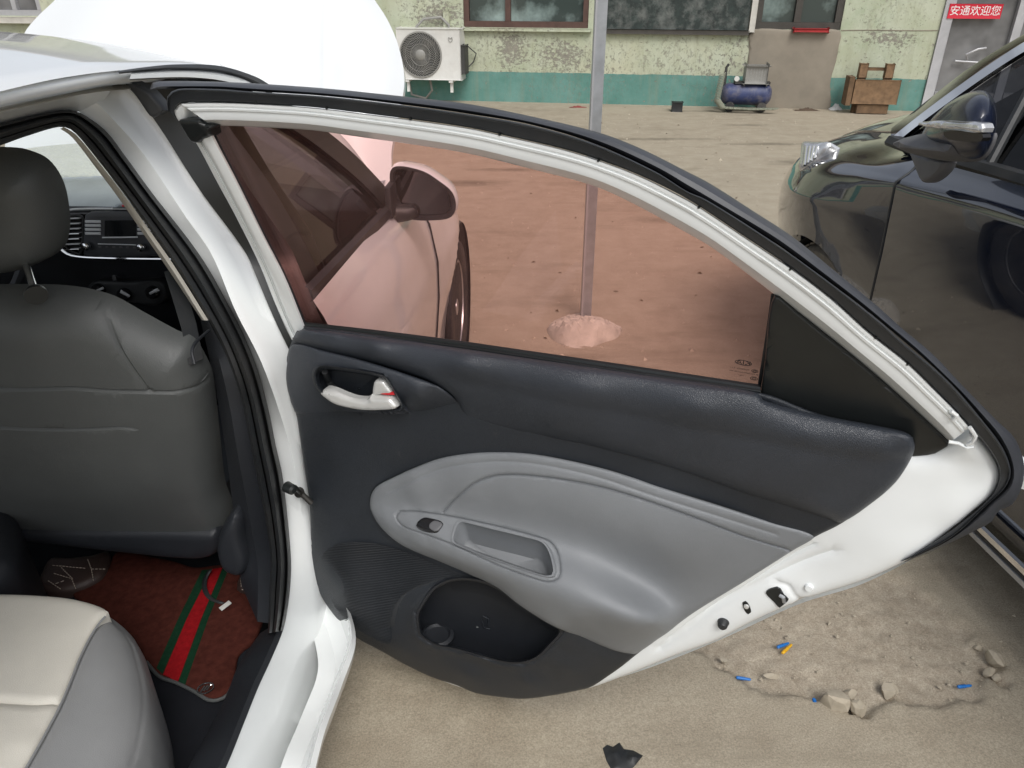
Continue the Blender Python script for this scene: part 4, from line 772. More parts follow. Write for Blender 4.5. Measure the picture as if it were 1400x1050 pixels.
# floor mats in the rear footwell
FM = HZ(.205); M['matbrown'] = solid('brown_carpet_mat', (.062, .017, .012), .95, var=.3, vs=60, bmp=.9, bscale=700, spec=.1); M['matred'] = solid('red_stripe', (.25, .007, .010), .9, var=.2, vs=90, bmp=.6, bscale=700, spec=.1); M['matgreen'] = solid('green_stripe', (.007, .034, .016), .9, var=.2, vs=90, bmp=.6, bscale=700, spec=.1)
M['matleather'] = leather('quilted_brown_leather', (.042, .026, .022), .5, 260, .5); M['stitch'] = solid('pale_stitching', (.42, .36, .3), .8)
me_ = [(158, 757), (182, 757), (206, 762), (240, 769), (267, 777), (305, 774), (340, 786), (366, 800), (366, 825), (357, 856), (345, 880), (334, 888), (326, 897), (323, 912), (321, 928), (311, 950), (298, 957), (285, 957), (265, 945), (240, 933), (218, 925), (200, 905), (180, 870), (130, 835), (99, 812), (125, 800), (148, 778)]
fm = relief('floor_mat', FM, me_, 'matbrown', None, h=0, rnd=.012, dep=.008, sp=.014, skirt=.004, angle=70); tag(fm, 'dark red brown carpet mat with red and green stripe on the rear floor', 'floor mat')
def stripe(nm, pts, mat): return relief(nm, FM, pts, mat, fm, h=.0087, sp=.03, skirt=.0012, step=20, smoothedge=False)
stripe('red_stripe', [(290, 778), (304, 776), (275, 845), (243, 932), (223, 922), (256, 845)], 'matred'); stripe('green_stripe', [(276, 779.5), (289.4, 778), (255, 845), (222, 921), (214, 913), (244, 845)], 'matgreen'); stripe('green_stripe', [(304.6, 776), (312, 779), (285, 845), (253, 936), (244, 932.5), (276, 845)], 'matgreen')
tube('mat_edge', [FM.p(x, y, .006) for x, y, _ in dense([(a, b, 0) for a, b in me_[14:22]], False, 6)], .004, 'seat', fm, 8)
lc = FM.p(281, 941, .011); eo = []; A1, B1 = unit([1, .3, 0]), unit([-.3, 1, 0])
eo.append(tubegeo([lc + A1*.017*math.cos(t) + B1*.014*math.sin(t) for t in np.linspace(0, 2*math.pi, 33)], .0017, 6, False))
for k in (-.006, 0, .006): eo.append(tubegeo([lc + A1*(k-.004) + B1*-.007, lc + A1*(k+.004) + B1*.007], .0017, 6))
joined('emblem', eo, 'chrome', fm)
def leathermat(pts, lab, h, stl):
    o = relief('mat_liner', HZ(h), pts, 'matleather', None, h=0, rnd=.02, dep=.018, sp=.012, skirt=.03); tag(o, lab, 'floor liner')
    g = []
    for a, b_ in stl:
        p, q = HZ(h).p(*a, .019), HZ(h).p(*b_, .019); n = max(2, int(np.linalg.norm(q-p)/.009))
        for i in range(n): c0, c1 = p+(q-p)*i/n, p+(q-p)*(i+.6)/n; g.append(tubegeo([c0, c1], .0011, 4))
    s_ = joined('stitch', g, 'stitch', o); s_['kind'] = 'stuff'; return o
leathermat([(53, 806), (58, 785), (70, 767), (100, 766), (130, 762), (150, 757), (147, 780), (135, 795), (103, 809), (75, 812)], 'quilted brown leather floor liner with pale stitching left of the striped mat', .215, [((72, 773), (118, 777)), ((74, 784), (98, 791)), ((98, 791), (104, 806)), ((120, 765), (125, 778)), ((125, 778), (146, 778)), ((66, 794), (84, 806)), ((76, 798), (90, 793)), ((84, 776), (100, 792)), ((125, 778), (128, 795))])
leathermat([(324, 806), (327, 792), (333, 780), (352, 778), (372, 778), (372, 810), (350, 812), (336, 812)], 'small stitched brown leather liner corner beside the door sill', .215, [((340, 786), (347, 804)), ((347, 804), (366, 798)), ((329, 790), (330, 803)), ((331, 806), (362, 809)), ((335, 782), (366, 781))])
sp_ = [FM.p(x, y, h) for x, y, h in dense([(287, 780, .03), (281, 790, .02), (279, 802, .014), (282, 812, .012), (289, 820, .012), (299, 824, .012), (304, 826, .012)], False, 4)]
sb = loft('strap', [[p - np.array([.006, 0, 0]) for p in sp_], [p + np.array([.006, .002, .003]) for p in sp_]], 'rubber', None); so = sb.modifiers.new('thickness', 'SOLIDIFY'); so.thickness = .0015; tag(sb, 'thin black strap with a white tag lying across the striped mat', 'strap')
box('tag', FM.p(308, 828, .015), (.013, .030, .003), 'acwhite', sb, (unit([.75, -.66, 0]), unit([.55, .83, 0]), ZV), .0008)

# ------------------------------------------------------------------ the opened rear door
FR_OUT = [(246, 141), (285, 140), (340, 141.5), (426, 147), (510, 157), (565, 164), (640, 175), (687, 185), (769, 204), (821, 220), (876, 241), (940, 273), (958, 284), (1018, 324), (1082, 367), (1136, 408), (1187, 454), (1240, 496), (1279, 534), (1304, 559), (1326, 584)]
FR_IN = [(290, 172), (315, 172), (340, 173), (426, 178), (490, 187), (554, 196), (640, 210), (726, 231), (811, 254), (865, 278), (940, 319), (977, 341), (1058, 402), (1127, 455), (1150, 473), (1213, 526), (1281, 588), (1298, 606)]
LOW = [(1326, 584), (1340, 601), (1356, 621), (1366, 639), (1366, 657), (1356, 675), (1329, 698), (1302, 721), (1265, 748), (1231, 768), (1180, 791), (1094, 819), (1026, 849), (980, 873), (923, 894), (866, 917), (812, 937)]
TRIM_L = [(418, 446), (408, 452), (402, 462), (396, 478), (391, 503), (391, 526), (397, 549), (406, 566), (410, 591), (417, 640), (424, 686), (426, 720), (426, 760), (433, 797), (443, 820), (467, 850), (487, 871), (523, 890), (564, 913), (595, 927), (626, 936), (651, 947), (690, 953), (714, 955), (751, 951), (788, 944), (812, 937)]
TRIM_R = [(871, 894), (914, 863), (949, 837), (1014, 797), (1083, 753), (1114, 734), (1150, 716), (1195, 686), (1222, 662), (1238, 639), (1247, 621)]
# white inner panel below the belt
shell_e = [(418, 500), (700, 535), (1040, 585), (1180, 606), (1240, 613), (1270, 612), (1298, 604), (1312, 595)] + LOW + [(788, 941), (751, 947), (700, 950), (650, 942), (600, 925), (540, 895), (487, 866), (448, 818), (432, 760), (428, 686), (415, 591), (400, 540), (400, 510)]
def shellx(G): return np.zeros(len(G))
rd = relief('rear_door', DOOR, [(a, b, -.012) for a, b in shell_e], 'jamb', car, h=-.012, rnd=.03, dep=.02, sp=.014, skirt=.075, back=True, step=9, angle=60,
    ctrl=[(1290, 640, -.012), (1250, 690, -.01), (1150, 740, -.012), (1100, 765, -.018), (1050, 795, -.014), (980, 840, -.012), (900, 890, -.012), (1200, 730, -.008), (1330, 650, -.02), (1280, 710, -.016)] + [(x, y, -.02) for x, y in ((600, 600), (800, 700), (700, 850), (1000, 620), (500, 700))],
    grooves=[([(1140, 755), (1100, 771), (1040, 798), (980, 830), (940, 860), (900, 888)], .006, .006), ([(1114, 746), (1083, 763), (1014, 806), (949, 847), (914, 874)], .0028, .004), ([(1066, 800), (1077, 803), (1086, 816), (1092, 822)], .005, .004)])
# window frame: one channelled pressing, outer edge to glass
def frow(k, h, n=130):
    a = resample(np.array(dense([(x, y, 0) for x, y in FR_OUT], False, 8)), n); b = resample(np.array(dense([(x, y, 0) for x, y in FR_IN], False, 8)), n); q = a*(1-k) + b*k
    return np.array([DOOR.p(x, y, h) for x, y, _ in q])
prof = [(0, -.03), (0, .004), (.04, .010), (.15, .0112), (.19, .0100), (.23, .0100), (.27, .0125), (.35, .0127), (.385, .0112), (.43, .0115), (.58, .013), (.74, .013), (.80, .009), (.92, .0), (1, -.006), (1, -.04)]
loft('window_frame', [frow(k, h) for k, h in prof], 'jamb', rd, angle=32)
FP_L = [(246, 163), (258, 180), (271, 200), (297, 249), (323, 297), (354, 360), (377, 417), (394, 456), (402, 470)]; FP_R = [(291, 183), (300, 201), (326, 251), (360, 320), (389, 377), (417, 446), (420, 452)]
def prow(k, h, n=60):
    a = resample(np.array(dense([(x, y, 0) for x, y in FP_L], False, 8)), n); b = resample(np.array(dense([(x, y, 0) for x, y in FP_R], False, 8)), n); q = a*(1-k) + b*k
    return np.array([DOOR.p(x, y, h) for x, y, _ in q])
loft('frame_post', [prow(k, h) for k, h in ((0, -.03), (0, .0), (.08, .006), (.2, .006), (.24, .001), (.30, .001), (.34, .008), (.5, .010), (.9, .006), (1, 0), (1, -.03))], 'jamb', rd, angle=32)
relief('corner_cover', DOOR, [(247, 163), (252, 162), (275, 163), (281, 168), (296, 172), (289, 176), (291, 184), (280, 190), (274, 195), (267, 195), (262, 190), (254, 177)], 'gloss', rd, h=.008, rnd=.006, dep=.008, sp=.006, skirt=.02)
relief('frame_joint', DOOR, [(239, 147), (247, 141), (256, 143), (256, 165), (250, 168), (243, 160)], 'jamb', rd, h=.0, rnd=.005, dep=.006, sp=.006, skirt=.02)
# seals: the soft inner lip and the outer visor that follow the frame round
SEAL_MID = [(229, 150), (228, 133), (236, 124), (249, 121), (300, 122), (340, 125), (447, 132), (554, 144), (640, 156), (726, 171), (811, 196), (897, 235), (940, 262), (964, 272), (1050, 326), (1114, 371), (1200, 437), (1231, 465), (1297, 522), (1354, 588), (1374, 618), (1382, 645), (1376, 664), (1350, 690), (1300, 735), (1240, 765)]
SEAL_INN = [(240, 162), (238, 150), (243, 144), (250, 140), (300, 139), (340, 141), (426, 146), (510, 156), (565, 163), (640, 174), (687, 184), (769, 203), (821, 219), (876, 240), (940, 272), (1018, 323), (1082, 366), (1136, 407), (1187, 453), (1240, 495), (1279, 533), (1326, 583), (1356, 620), (1367, 645), (1358, 675), (1310, 718), (1262, 750), (1232, 768)]
VIS_OUT = [(205, 122), (208, 113), (217, 111), (270, 111), (340, 113.5), (447, 121), (554, 132), (640, 142), (726, 159), (818, 181), (876, 203), (940, 235), (971, 251), (1029, 288), (1084, 324), (1142, 371), (1200, 419), (1231, 447), (1275, 484), (1311, 522), (1365, 577), (1386, 597), (1396, 618), (1401, 643), (1396, 669), (1383, 691), (1365, 698), (1356, 713), (1338, 723), (1293, 745), (1236, 769)]
VIS_IN = [(208, 122), (214, 121.5), (240, 121), (300, 121), (340, 124), (447, 131), (554, 143), (640, 155), (726, 170), (811, 195), (897, 234), (940, 261), (1050, 325), (1114, 370), (1200, 436), (1297, 521), (1354, 587), (1374, 618), (1382, 645), (1376, 664), (1350, 690), (1300, 735), (1238, 766)]
def brow(A, B, k, h, n=170):
    a = resample(np.array(dense([(x, y, 0) for x, y in A], False, 8)), n); b = resample(np.array(dense([(x, y, 0) for x, y in B], False, 8)), n); q = a*(1-k) + b*k
    return np.array([DOOR.p(x, y, h) for x, y, _ in q])
loft('window_seal', [brow(SEAL_INN, SEAL_MID, k, h) for k, h in ((-.02, -.012), (0, .003), (.12, .009), (.4, .010), (.75, .010), (.9, .014), (.97, .012), (1, .0), (1, -.03))], 'rubber2', rd, angle=30)
loft('visor', [brow(VIS_IN, VIS_OUT, k, h) for k, h in ((-.05, -.03), (0, -.022), (.18, -.014), (.3, -.012), (.6, -.018), (.85, -.03), (1, -.045), (1.0, -.06))], 'visor', rd, angle=30)
for x, y in ((355, 138), (452, 146), (566, 161), (687, 182), (821, 217.5), (957, 281), (1081, 365), (1197, 458), (1240, 494)): lathe('seal_clip', [(0, .0118), (.0014, .0115), (.002, .008)], DOOR.p(x, y, .0), DOOR.n, 'gloss', rd, 8)
# glass and the black quarter panel
GL = [(286, 171), (340, 171), (426, 176), (490, 185), (554, 194), (640, 208), (726, 229), (811, 252), (865, 276), (940, 317), (977, 339), (1064, 404), (1045, 534), (860, 506), (723, 484), (620, 470), (414, 446), (388, 380), (358, 322), (324, 252), (298, 200)]
relief('window_glass', DOOR, GL, 'glass_red', rd, h=-.016, sp=.06, skirt=.0035, back=True, step=1e9, smoothedge=False)
tube('glass_run', [DOOR.p(x, y, -.006) for x, y in dense([(288, 176), (299, 200), (325, 251), (359, 320), (388, 377), (416, 443)], False, 8)], .0045, 'rubber', rd, 8)
tube('glass_run', [DOOR.p(x, y, -.014) for x, y in dense([(1057, 403), (1052, 440), (1046, 480), (1038, 528)], False, 8)], .003, 'rubber', rd, 8)
tube('belt_seal', [DOOR.p(x, y, -.004) for x, y in dense([(414, 444), (520, 456), (620, 469), (723, 484), (860, 504), (1040, 531)], False, 8)], .0062, 'gloss', rd, 8)
tube('belt_lip', [DOOR.p(x, y, .008) for x, y in dense([(416, 447), (520, 459.5), (620, 473), (723, 488), (860, 508.5), (1040, 535)], False, 8)], .0022, 'gloss', rd, 8)
relief('quarter_panel', DOOR, [(1059, 404), (1090, 426), (1127, 456), (1150, 474), (1213, 527), (1281, 589), (1297, 604), (1296, 609), (1279, 619), (1257, 622.5), (1230, 622), (1180, 600), (1110, 572), (1043, 552), (1039, 546), (1040, 536), (1046, 490)], 'gloss', rd, h=-.002, rnd=.005, dep=.006, sp=.03, skirt=.012, step=14)
# trim: base panel with the pocket opening left in it
POCK = [(576, 829), (571, 840), (571, 853), (574, 867), (587, 877), (600, 883), (623, 887), (651, 895), (690, 905), (712, 906), (734, 899), (751, 883), (768, 860), (745, 840), (705, 818), (665, 797), (625, 792), (596, 803)]
SPK = [(433, 759), (441, 750), (466, 742), (497, 741), (528, 746), (574, 761), (620, 780), (648, 792), (620, 789), (594, 796), (574, 803), (556, 813), (545, 829), (540, 852), (541, 876), (536, 882), (510, 872), (471, 852), (443, 816), (434, 777)]
BZ = [(427, 513), (429, 504), (436, 499), (447, 499), (486, 504), (521, 511), (530, 516), (537, 527), (550, 550), (553, 558), (550, 562), (540, 563), (500, 561), (471, 558), (450, 547), (433, 530)]
pkc = np.mean(POCK, axis=0)
edge = [(a, b, .004 + .026*min(1, max(0, (b-850)/40))*min(1, max(0, (840-a)/100))) for a, b in TRIM_L] + [(a, b, .004) for a, b in TRIM_R] + [(1249, 608, .004), (1247, 598, .004), (1235, 590, .004), (1200, 582, .004), (1120, 566, .004), (1040, 537, .004), (860, 509, .004), (723, 489, .004), (620, 474, .004)]
ct = [(500, 480, .008), (640, 510, .010), (800, 535, .010), (950, 565, .010), (1120, 600, .008), (1200, 610, .004),
      (700, 545, .010), (850, 575, .010), (1000, 620, .010), (1150, 660, .004), (450, 520, .004), (550, 540, .006), (600, 595, .014), (500, 585, .016), (430, 580, .010), (470, 620, .012), (450, 700, .014), (480, 720, .014), (700, 605, .016), (900, 648, .016), (1060, 695, .016), (520, 640, .010),
      (700, 720, .004), (900, 760, .0), (1000, 740, .0), (800, 800, .004), (860, 840, .004), (460, 790, .036), (500, 860, .044), (550, 885, .056), (640, 920, .058), (720, 930, .058), (780, 912, .05), (835, 898, .03), (540, 800, .036), (520, 830, .048), ]
ct += [(*((np.array(p)-pkc)*1.09+pkc), .0625) for p in POCK[:14]] + [(*((np.array(p)-pkc)*1.2+pkc), .058) for p in POCK[4:12]]
tr_ = relief('door_trim', DVW, edge, 'trim', rd, h=.004, rnd=.012, dep=.012, sp=.010, skirt=.02, ctrl=ct, step=8, holes=[[(a, b, .073) for a, b in POCK], [((x-490)*.97+490, (y-531)*.95+531, .016) for x, y in BZ]], angle=60)
# pocket liner: from the lip back to a sunken wall
pc = np.array(POCK, float); pm_ = pc.mean(0)
def pk(k, h, sh=(0, 0)): return cl(np.array([DOOR.p(*((np.array(p)[:2]-pm_)*k + pm_ + np.array(sh)), h) for p in dense([(a, b, 0) for a, b in POCK], True, 7)]))
loft('map_pocket', [pk(1.05, .071), pk(1.02, .0765), pk(.985, .076), pk(.965, .068), pk(1.03, .03, (0, 2)), pk(1.02, .012, (0, 2)), pk(.7, .008, (0, 0)), pk(.02, .008)], 'dark', rd, angle=50)
lathe('bottle_ring', [(.036, .0), (.038, .014), (.030, .018), (.026, .012), (.010, .010), (0, .010)], DOOR.p(598, 874, .035), ZV, 'dark', rd, 36)
rl = [tubegeo([DOOR.p(x, y, .011) for x, y in q], .0011, 5) for q in (((660, 842), (668, 846), (667, 854)), ((658, 846), (662, 858), (670, 860)), ((665, 843), (664, 858)))]
joined('moulded_mark', rl, 'trim', rd)
# upper leather pad
relief('upper_pad', DVW, [(418, 450, .016), (408, 456, .016), (402, 468, .018), (430, 478, .03), (470, 487, .034), (520, 499, .038), (570, 514, .042), (610, 533, .042), (628, 552, .022), (640, 582, .002), (700, 595, .006), (780, 605, .016), (866, 624, .026), (951, 650, .026), (1037, 680, .026), (1134, 709, .02), (1149, 715, .012), (1195, 685, .010), (1222, 661, .010), (1238, 638, .010), (1247, 620, .010), (1249, 608, .010), (1246, 598, .012), (1235, 591, .012), (1200, 583, .012), (1120, 567, .012), (1042, 547, .010), (1036, 537, .010), (860, 510, .010), (723, 490, .010), (620, 475, .010), (520, 462, .010)], 'pad', rd,
    h=.02, rnd=.02, dep=.016, sp=.010, skirt=.02, ctrl=[(520, 478, .034), (640, 500, .040), (800, 530, .044), (950, 560, .046), (1100, 596, .042), (1200, 618, .034), (700, 545, .042), (850, 572, .044), (1000, 612, .042), (1130, 660, .032), (760, 590, .032), (900, 625, .032), (1030, 668, .030)])
# raised blade round the handle
relief('handle_surround', DVW, [(402, 471, .022), (449, 481, .036), (500, 494, .044), (551, 510, .048), (599, 528, .046), (620, 543, .030), (626, 552, .018), (600, 562, .008), (551, 569, .006), (480, 571, .006), (408, 567, .012), (399, 549, .016), (393, 526, .016), (393, 503, .016)], 'pad', rd, h=.03, rnd=.010, dep=.010, sp=.008, skirt=.015, ctrl=[(450, 525, .046), (520, 540, .050), (580, 548, .046), (420, 520, .034)],
    holes=[[(431, 514, .052), (433, 506, .052), (439, 502, .052), (448, 502, .053), (486, 507, .055), (519, 514, .056), (528, 518, .056), (534, 528, .056), (547, 550, .054), (549, 558, .054), (544, 560, .053), (500, 558, .053), (472, 555, .053), (452, 545, .052), (436, 529, .052)]])
bz = BZ; bm_ = np.mean(bz, axis=0)
def bk_(k, h, sh=0): return cl(np.array([DOOR.p(*((np.array(p)[:2]-bm_)*np.array([k, k*.98]) + bm_ + np.array([0, sh])), h) for p in dense([(a, b, 0) for a, b in bz], True, 5)]))
loft('handle_bezel', [bk_(1.01, .050), bk_(1.0, .060), bk_(.965, .0635), bk_(.93, .060), bk_(.91, .052), bk_(.86, .024), bk_(.78, .016), bk_(.02, .016)], 'trim', rd, angle=40)
tube('recess_ridge', [DOOR.p(x, y, h) for x, y, h in ((444, 508, .045), (450, 522, .02), (462, 538, .04))], .006, 'rubber', rd, 10)
relief('door_handle', DOOR, [(442, 533, .05), (445, 530.5, .054), (457, 533, .058), (471, 539, .06), (486, 544, .06), (500, 545, .058), (507, 541.5, .054), (511, 536.5, .05), (516, 538, .048), (537, 539.5, .048), (541, 545, .052), (546.5, 554, .054), (544, 557, .054), (529, 559, .055), (500, 559.5, .056), (479, 556.5, .056), (461, 550.5, .054), (449, 541.5, .052)], 'silver', rd, h=.052, rnd=.008, dep=.012, sp=.005, skirt=.012, step=4)
relief('lock_tab', DOOR, [(513, 521, .048), (515, 518.6, .05), (526, 520.5, .05), (530, 525.5, .05), (537.5, 536, .05), (525, 537.5, .05), (513, 538, .046)], 'silver', rd, h=.05, rnd=.005, dep=.008, sp=.005, skirt=.014, step=4)
relief('lock_mark', DOOR, [(520, 538.6, .056), (537.5, 535.8, .056), (539.5, 540, .056), (530, 540, .056)], 'red', rd, h=.056, sp=.01, skirt=.003, step=50, smoothedge=False)
# grey armrest
arm = [(506, 689), (507, 676), (514, 666), (531, 656), (566, 640), (600, 627), (640, 620), (680, 618), (723, 620), (766, 627), (823, 640), (866, 653), (894, 663), (980, 690), (1051, 713), (1112, 733), (1083, 753), (1014, 797), (949, 837), (914, 863), (871, 893), (862, 894), (837, 888), (780, 865), (766, 860), (743, 848), (709, 826), (680, 803), (651, 789), (600, 767), (551, 746), (523, 723), (509, 702)]
ah_ = [.024, .024, .024, .024, .024, .024, .024, .024, .024, .024, .024, .024, .024, .024, .02, .012, .012, .012, .012, .012, .014, .03, .045, .065, .085, .085, .085, .08, .07, .06, .052, .042, .034]
def poly(pts, n=16): return resample(np.array(dense(pts, False, 6)), n)
UPL = poly([(a, b, .03) for a, b in arm[:16]]); FTL = poly([(509, 691, .030), (545, 697, .040), (606, 704, .046), (690, 724, .048), (760, 744, .048), (800, 756, .046), (850, 785, .040), (900, 815, .030), (933, 838, .018)])
RDL = poly([(510, 697, .034), (520, 712, .046), (537, 720, .060), (580, 738, .080), (651, 770, .100), (723, 795, .112), (809, 823, .118), (860, 842, .110), (885, 849, .092), (908, 848, .060), (926, 841, .024)])
BTL = poly([(a, b, h) for (a, b), h in zip(arm[::-1], ah_[::-1])][:13])
acx = [tuple(p) for L in (FTL, RDL) for p in L[1:-1]]
for k in (.3, .62): acx += [tuple(p) for p in (UPL*(1-k) + FTL*k + np.array([0, 0, .002]))[2:-2:2]]
acx += [tuple(p) for p in ((FTL + RDL)/2 + np.array([0, 0, .006]))[2:-2]] + [tuple(p) for p in ((RDL*.5 + BTL*.5) + np.array([0, 0, .010]))[3:-2]]
PLT = [(546, 699), (566, 699), (606, 704), (651, 713), (694, 723), (731, 733), (752, 741), (762, 755), (766, 780), (762, 791), (749, 795.5), (723, 788.5), (680, 772.5), (623, 746.5), (580, 730), (554, 721), (543.5, 712), (541.5, 704)]
CUP = [(622, 732), (627, 718), (632, 714), (640, 715.5), (680, 725.5), (723, 736), (741, 742), (750, 754), (756.5, 780), (754, 786), (746, 787), (731, 783), (680, 765.5), (640, 750.5), (622, 741)]
af = tps([DVW.to2(*p) for p in [(a, b, h) for (a, b), h in zip(arm, ah_)] + acx], np.array(ah_ + [c[2] for c in acx]), .02)
def ahh(x, y):                                       # height of the armrest where a ray meets it
    h = .06
    for _ in range(12): h = .5*h + .5*float(af(np.array([DVW.to2(x, y, h)]))[0])
    return h
A3 = lambda pts, d=0: [(x, y, ahh(x, y)+d) for x, y in pts]
relief('armrest', DVW, [(a, b, h) for (a, b), h in zip(arm, ah_)], 'armgrey', rd, h=.03, ctrl=acx, rnd=.010, dep=.008, sp=.0062, skirt=.03, angle=70, step=6, holes=[[(x, y, h+.008) for x, y, h in A3(CUP)]],
    grooves=[(A3([(606, 699), (617, 687), (631, 674), (646, 662), (666, 653), (690, 649), (723, 650), (766, 655), (823, 666), (880, 683), (951, 708), (1020, 734), (1083, 753)], .008), .0024, .0045), (A3(PLT + PLT[:1], .008), .0016, .003), (A3([(531, 672), (566, 656), (600, 642), (640, 634), (680, 631), (723, 633), (766, 640), (823, 654), (894, 678), (980, 705), (1060, 730)], .008), .003, .0018)])
tube('panel_gap', [DVW.p(a, b, h+.0005) for a, b, h in dense([(a, b, h) for (a, b), h in zip(arm[:16], ah_[:16])], False, 6)], .0016, 'gloss', rd, 6)
tube('panel_gap', [DVW.p(a, b, h-.002) for a, b, h in dense([(a, b, h) for (a, b), h in zip(arm[21:] + arm[:1], ah_[21:] + ah_[:1])], False, 6)], .0016, 'gloss', rd, 6)
cupc = np.mean(CUP, axis=0)
cp3 = [DOOR.p(x, y, ahh(x, y)+.008) for x, y, _ in dense([(a, b, 0) for a, b in CUP], True, 5)]
ccn = np.mean(cp3, axis=0)
def cupring(k, up, dep):  # scaled toward the centre, pushed in and down
    return cl(np.array([ccn + (p-ccn)*k + ZV*up - DOOR.n*dep for p in cp3]))
loft('grab_cup', [cupring(1.075, -.001, .001), cupring(1.05, .003, -.003), cupring(1.01, .003, -.003), cupring(.985, -.003, .003), cupring(.93, -.045, .008), cupring(.86, -.052, .010), cupring(.02, -.052, .010)], 'armgrey', rd, angle=50)
sw = [(569, 719), (571, 714), (580, 708), (590, 709), (604, 713), (608, 717), (600, 727), (594, 728.5), (578, 724.5)]
swh = ahh(588, 718)+.008; sb3 = [np.array(DOOR.p(x, y, swh)) for x, y in sw]; sc3 = np.mean(sb3, axis=0); sn = unit(np.cross(sb3[5]-sb3[1], sb3[2]-sb3[7])); sn = sn if sn[2] > 0 else -sn
wpl = Plane(sc3, DOOR.a, unit(np.cross(np.cross(DOOR.a, DOOR.n*.5+ZV*.85), DOOR.a))*-1 if False else unit(np.cross(unit(DOOR.n*.45+ZV*.9), DOOR.a)), unit(DOOR.n*.45+ZV*.9))
wsn = wpl; relief('window_switch', wsn, [(a, b, .0) for a, b in sw], 'piano', rd, h=.0, rnd=.003, dep=.004, sp=.004, skirt=.012, step=4)
relief('switch_rocker', wsn, [(588, 716, .004), (594, 711.5, .006), (603, 714, .006), (605, 717, .005), (599, 725, .005), (594, 726.5, .004), (587, 722, .003)], 'greyplastic', rd, h=.005, rnd=.003, dep=.002, sp=.004, skirt=.004, step=4)
# speaker grille with fine ribs standing proud
spk = tps([DVW.to2(*p) for p in edge[::2] + ct], np.array([p[2] for p in edge[::2]] + [c[2] for c in ct]))
def trh(x, y):
    h = .04
    for _ in range(10): h = .5*h + .5*float(spk(np.array([DVW.to2(x, y, h)]))[0])
    return h + .012
m, nt, b = newmat('speaker_mesh'); M['mesh'] = m; b.inputs['Base Color'].default_value = (.022, .024, .027, 1); b.inputs['Roughness'].default_value = .5
sg_ = relief('speaker_grille', DVW, [(x, y, trh(x, y)+.0005) for x, y in SPK], 'mesh', rd, h=.05, sp=.008, skirt=.01, step=6, ctrl=[(x, y, trh(x, y)+.002) for x, y in ((470, 780), (500, 770), (530, 780), (480, 820), (510, 810), (520, 850), (500, 850), (560, 790))])
sp2 = np.array([DVW.to2(x, y, .05) for x, y, _ in dense([(a, b, 0) for a, b in SPK], True, 6)]); sf = tps([DVW.to2(x, y, trh(x, y)+.002) for x, y in SPK[::2] + [(470, 780), (500, 770), (530, 780), (480, 820), (510, 810), (520, 850), (500, 850), (560, 790)]], np.array([trh(x, y)+.003 for x, y in SPK[::2] + [(470, 780), (500, 770), (530, 780), (480, 820), (510, 810), (520, 850), (500, 850), (560, 790)]]))
gg = []; zlo, zhi = sp2[:, 1].min(), sp2[:, 1].max(); slo, shi = sp2[:, 0].min(), sp2[:, 0].max()
for z in np.arange(zlo-.08, zhi+.08, .0048):
    L = np.c_[np.linspace(slo, shi, 70), z + .26*(np.linspace(slo, shi, 70)-slo)]; ok = inpoly(L, sp2) & (dist(L, sp2) > .003); run = []
    hh = sf(L)
    for i in range(70):
        if ok[i]: run.append(DVW.to3(*L[i], hh[i]))
        if (not ok[i] or i == 69) and run:
            if len(run) > 2: gg.append(tubegeo(run, .0011, 4, False))
            run = []
rb = joined('grille_rib', gg, 'rubber2', sg_); rb['kind'] = 'stuff'
# shut face hardware
def onshell(x, y): return DOOR.p(x, y, .006)
lathe('bump_stop', [(0, .016), (.006, .016), (.009, .012), (.010, .004), (.012, .0), (.012, -.006)], onshell(989, 850), DOOR.n, 'rubber', rd, 20)
relief('striker_slot', DOOR, [(1015, 824, .008), (1019, 822, .008), (1024, 827, .008), (1027, 837, .008), (1023, 840, .008), (1018, 835, .008)], 'gloss', rd, h=.0085, sp=.01, skirt=.004, step=4)
lathe('screw', [(0, .004), (.004, .003), (.005, 0)], DOOR.p(1020.5, 829, .010), DOOR.n, 'silver', rd, 14)
relief('latch', DOOR, [(1047, 811, .009), (1051, 806.5, .009), (1062, 804, .009), (1067, 806, .009), (1072, 814, .009), (1078, 820, .009), (1070, 828, .009), (1066, 831, .009), (1058, 823, .009)], 'gloss', rd, h=.009, sp=.012, skirt=.006, step=4)
tube('latch_claw', [DOOR.p(1066, 814, .013), DOOR.p(1071, 817, .016), DOOR.p(1072, 823, .013)], .0035, 'steel', rd, 8)
lathe('plug', [(0, .003), (.006, .003), (.0075, .001), (.0075, -.004)], DOOR.p(1106, 804, .008), DOOR.n, 'jamb', rd, 20)
joined('frame_clip', [tubegeo([DOOR.p(x, y, .014) for x, y in q], .0028, 8) for q in (((1300, 562), (1308, 568), (1303, 574)), ((1326, 584), (1334, 596), (1330, 604), (1322, 608)), ((1297, 604), (1310, 606), (1322, 612), (1332, 611)))], 'jamb', rd)
# check strap
ck = [W(*q) for q in ()]; c0 = SIDE.p(397, 668, -.105); c1 = DOOR.p(411, 674, .03); c2 = DOOR.p(426, 688, .024)
b_ = lathe('check_strap', [(0, .012), (.006, .012), (.011, .008), (.012, -.012)], c0, unit(EV*.8 - EU*.5), 'gloss', rd, 18)
M['strapsteel'] = solid('oiled_steel', (.05, .047, .043), .45, metal=.5, var=.3); joined('strap_arm', [tubegeo([c0 + ZV*.008, (c0+c1)/2 + ZV*.010, c1], .005), tubegeo([c1, c2], .0065), lathegeo([(0, .006), (.011, .004), (.012, -.004), (0, -.006)], c1 - DOOR.a*.004, unit(DOOR.n+ZV*.4), 16)], 'strapsteel', b_)
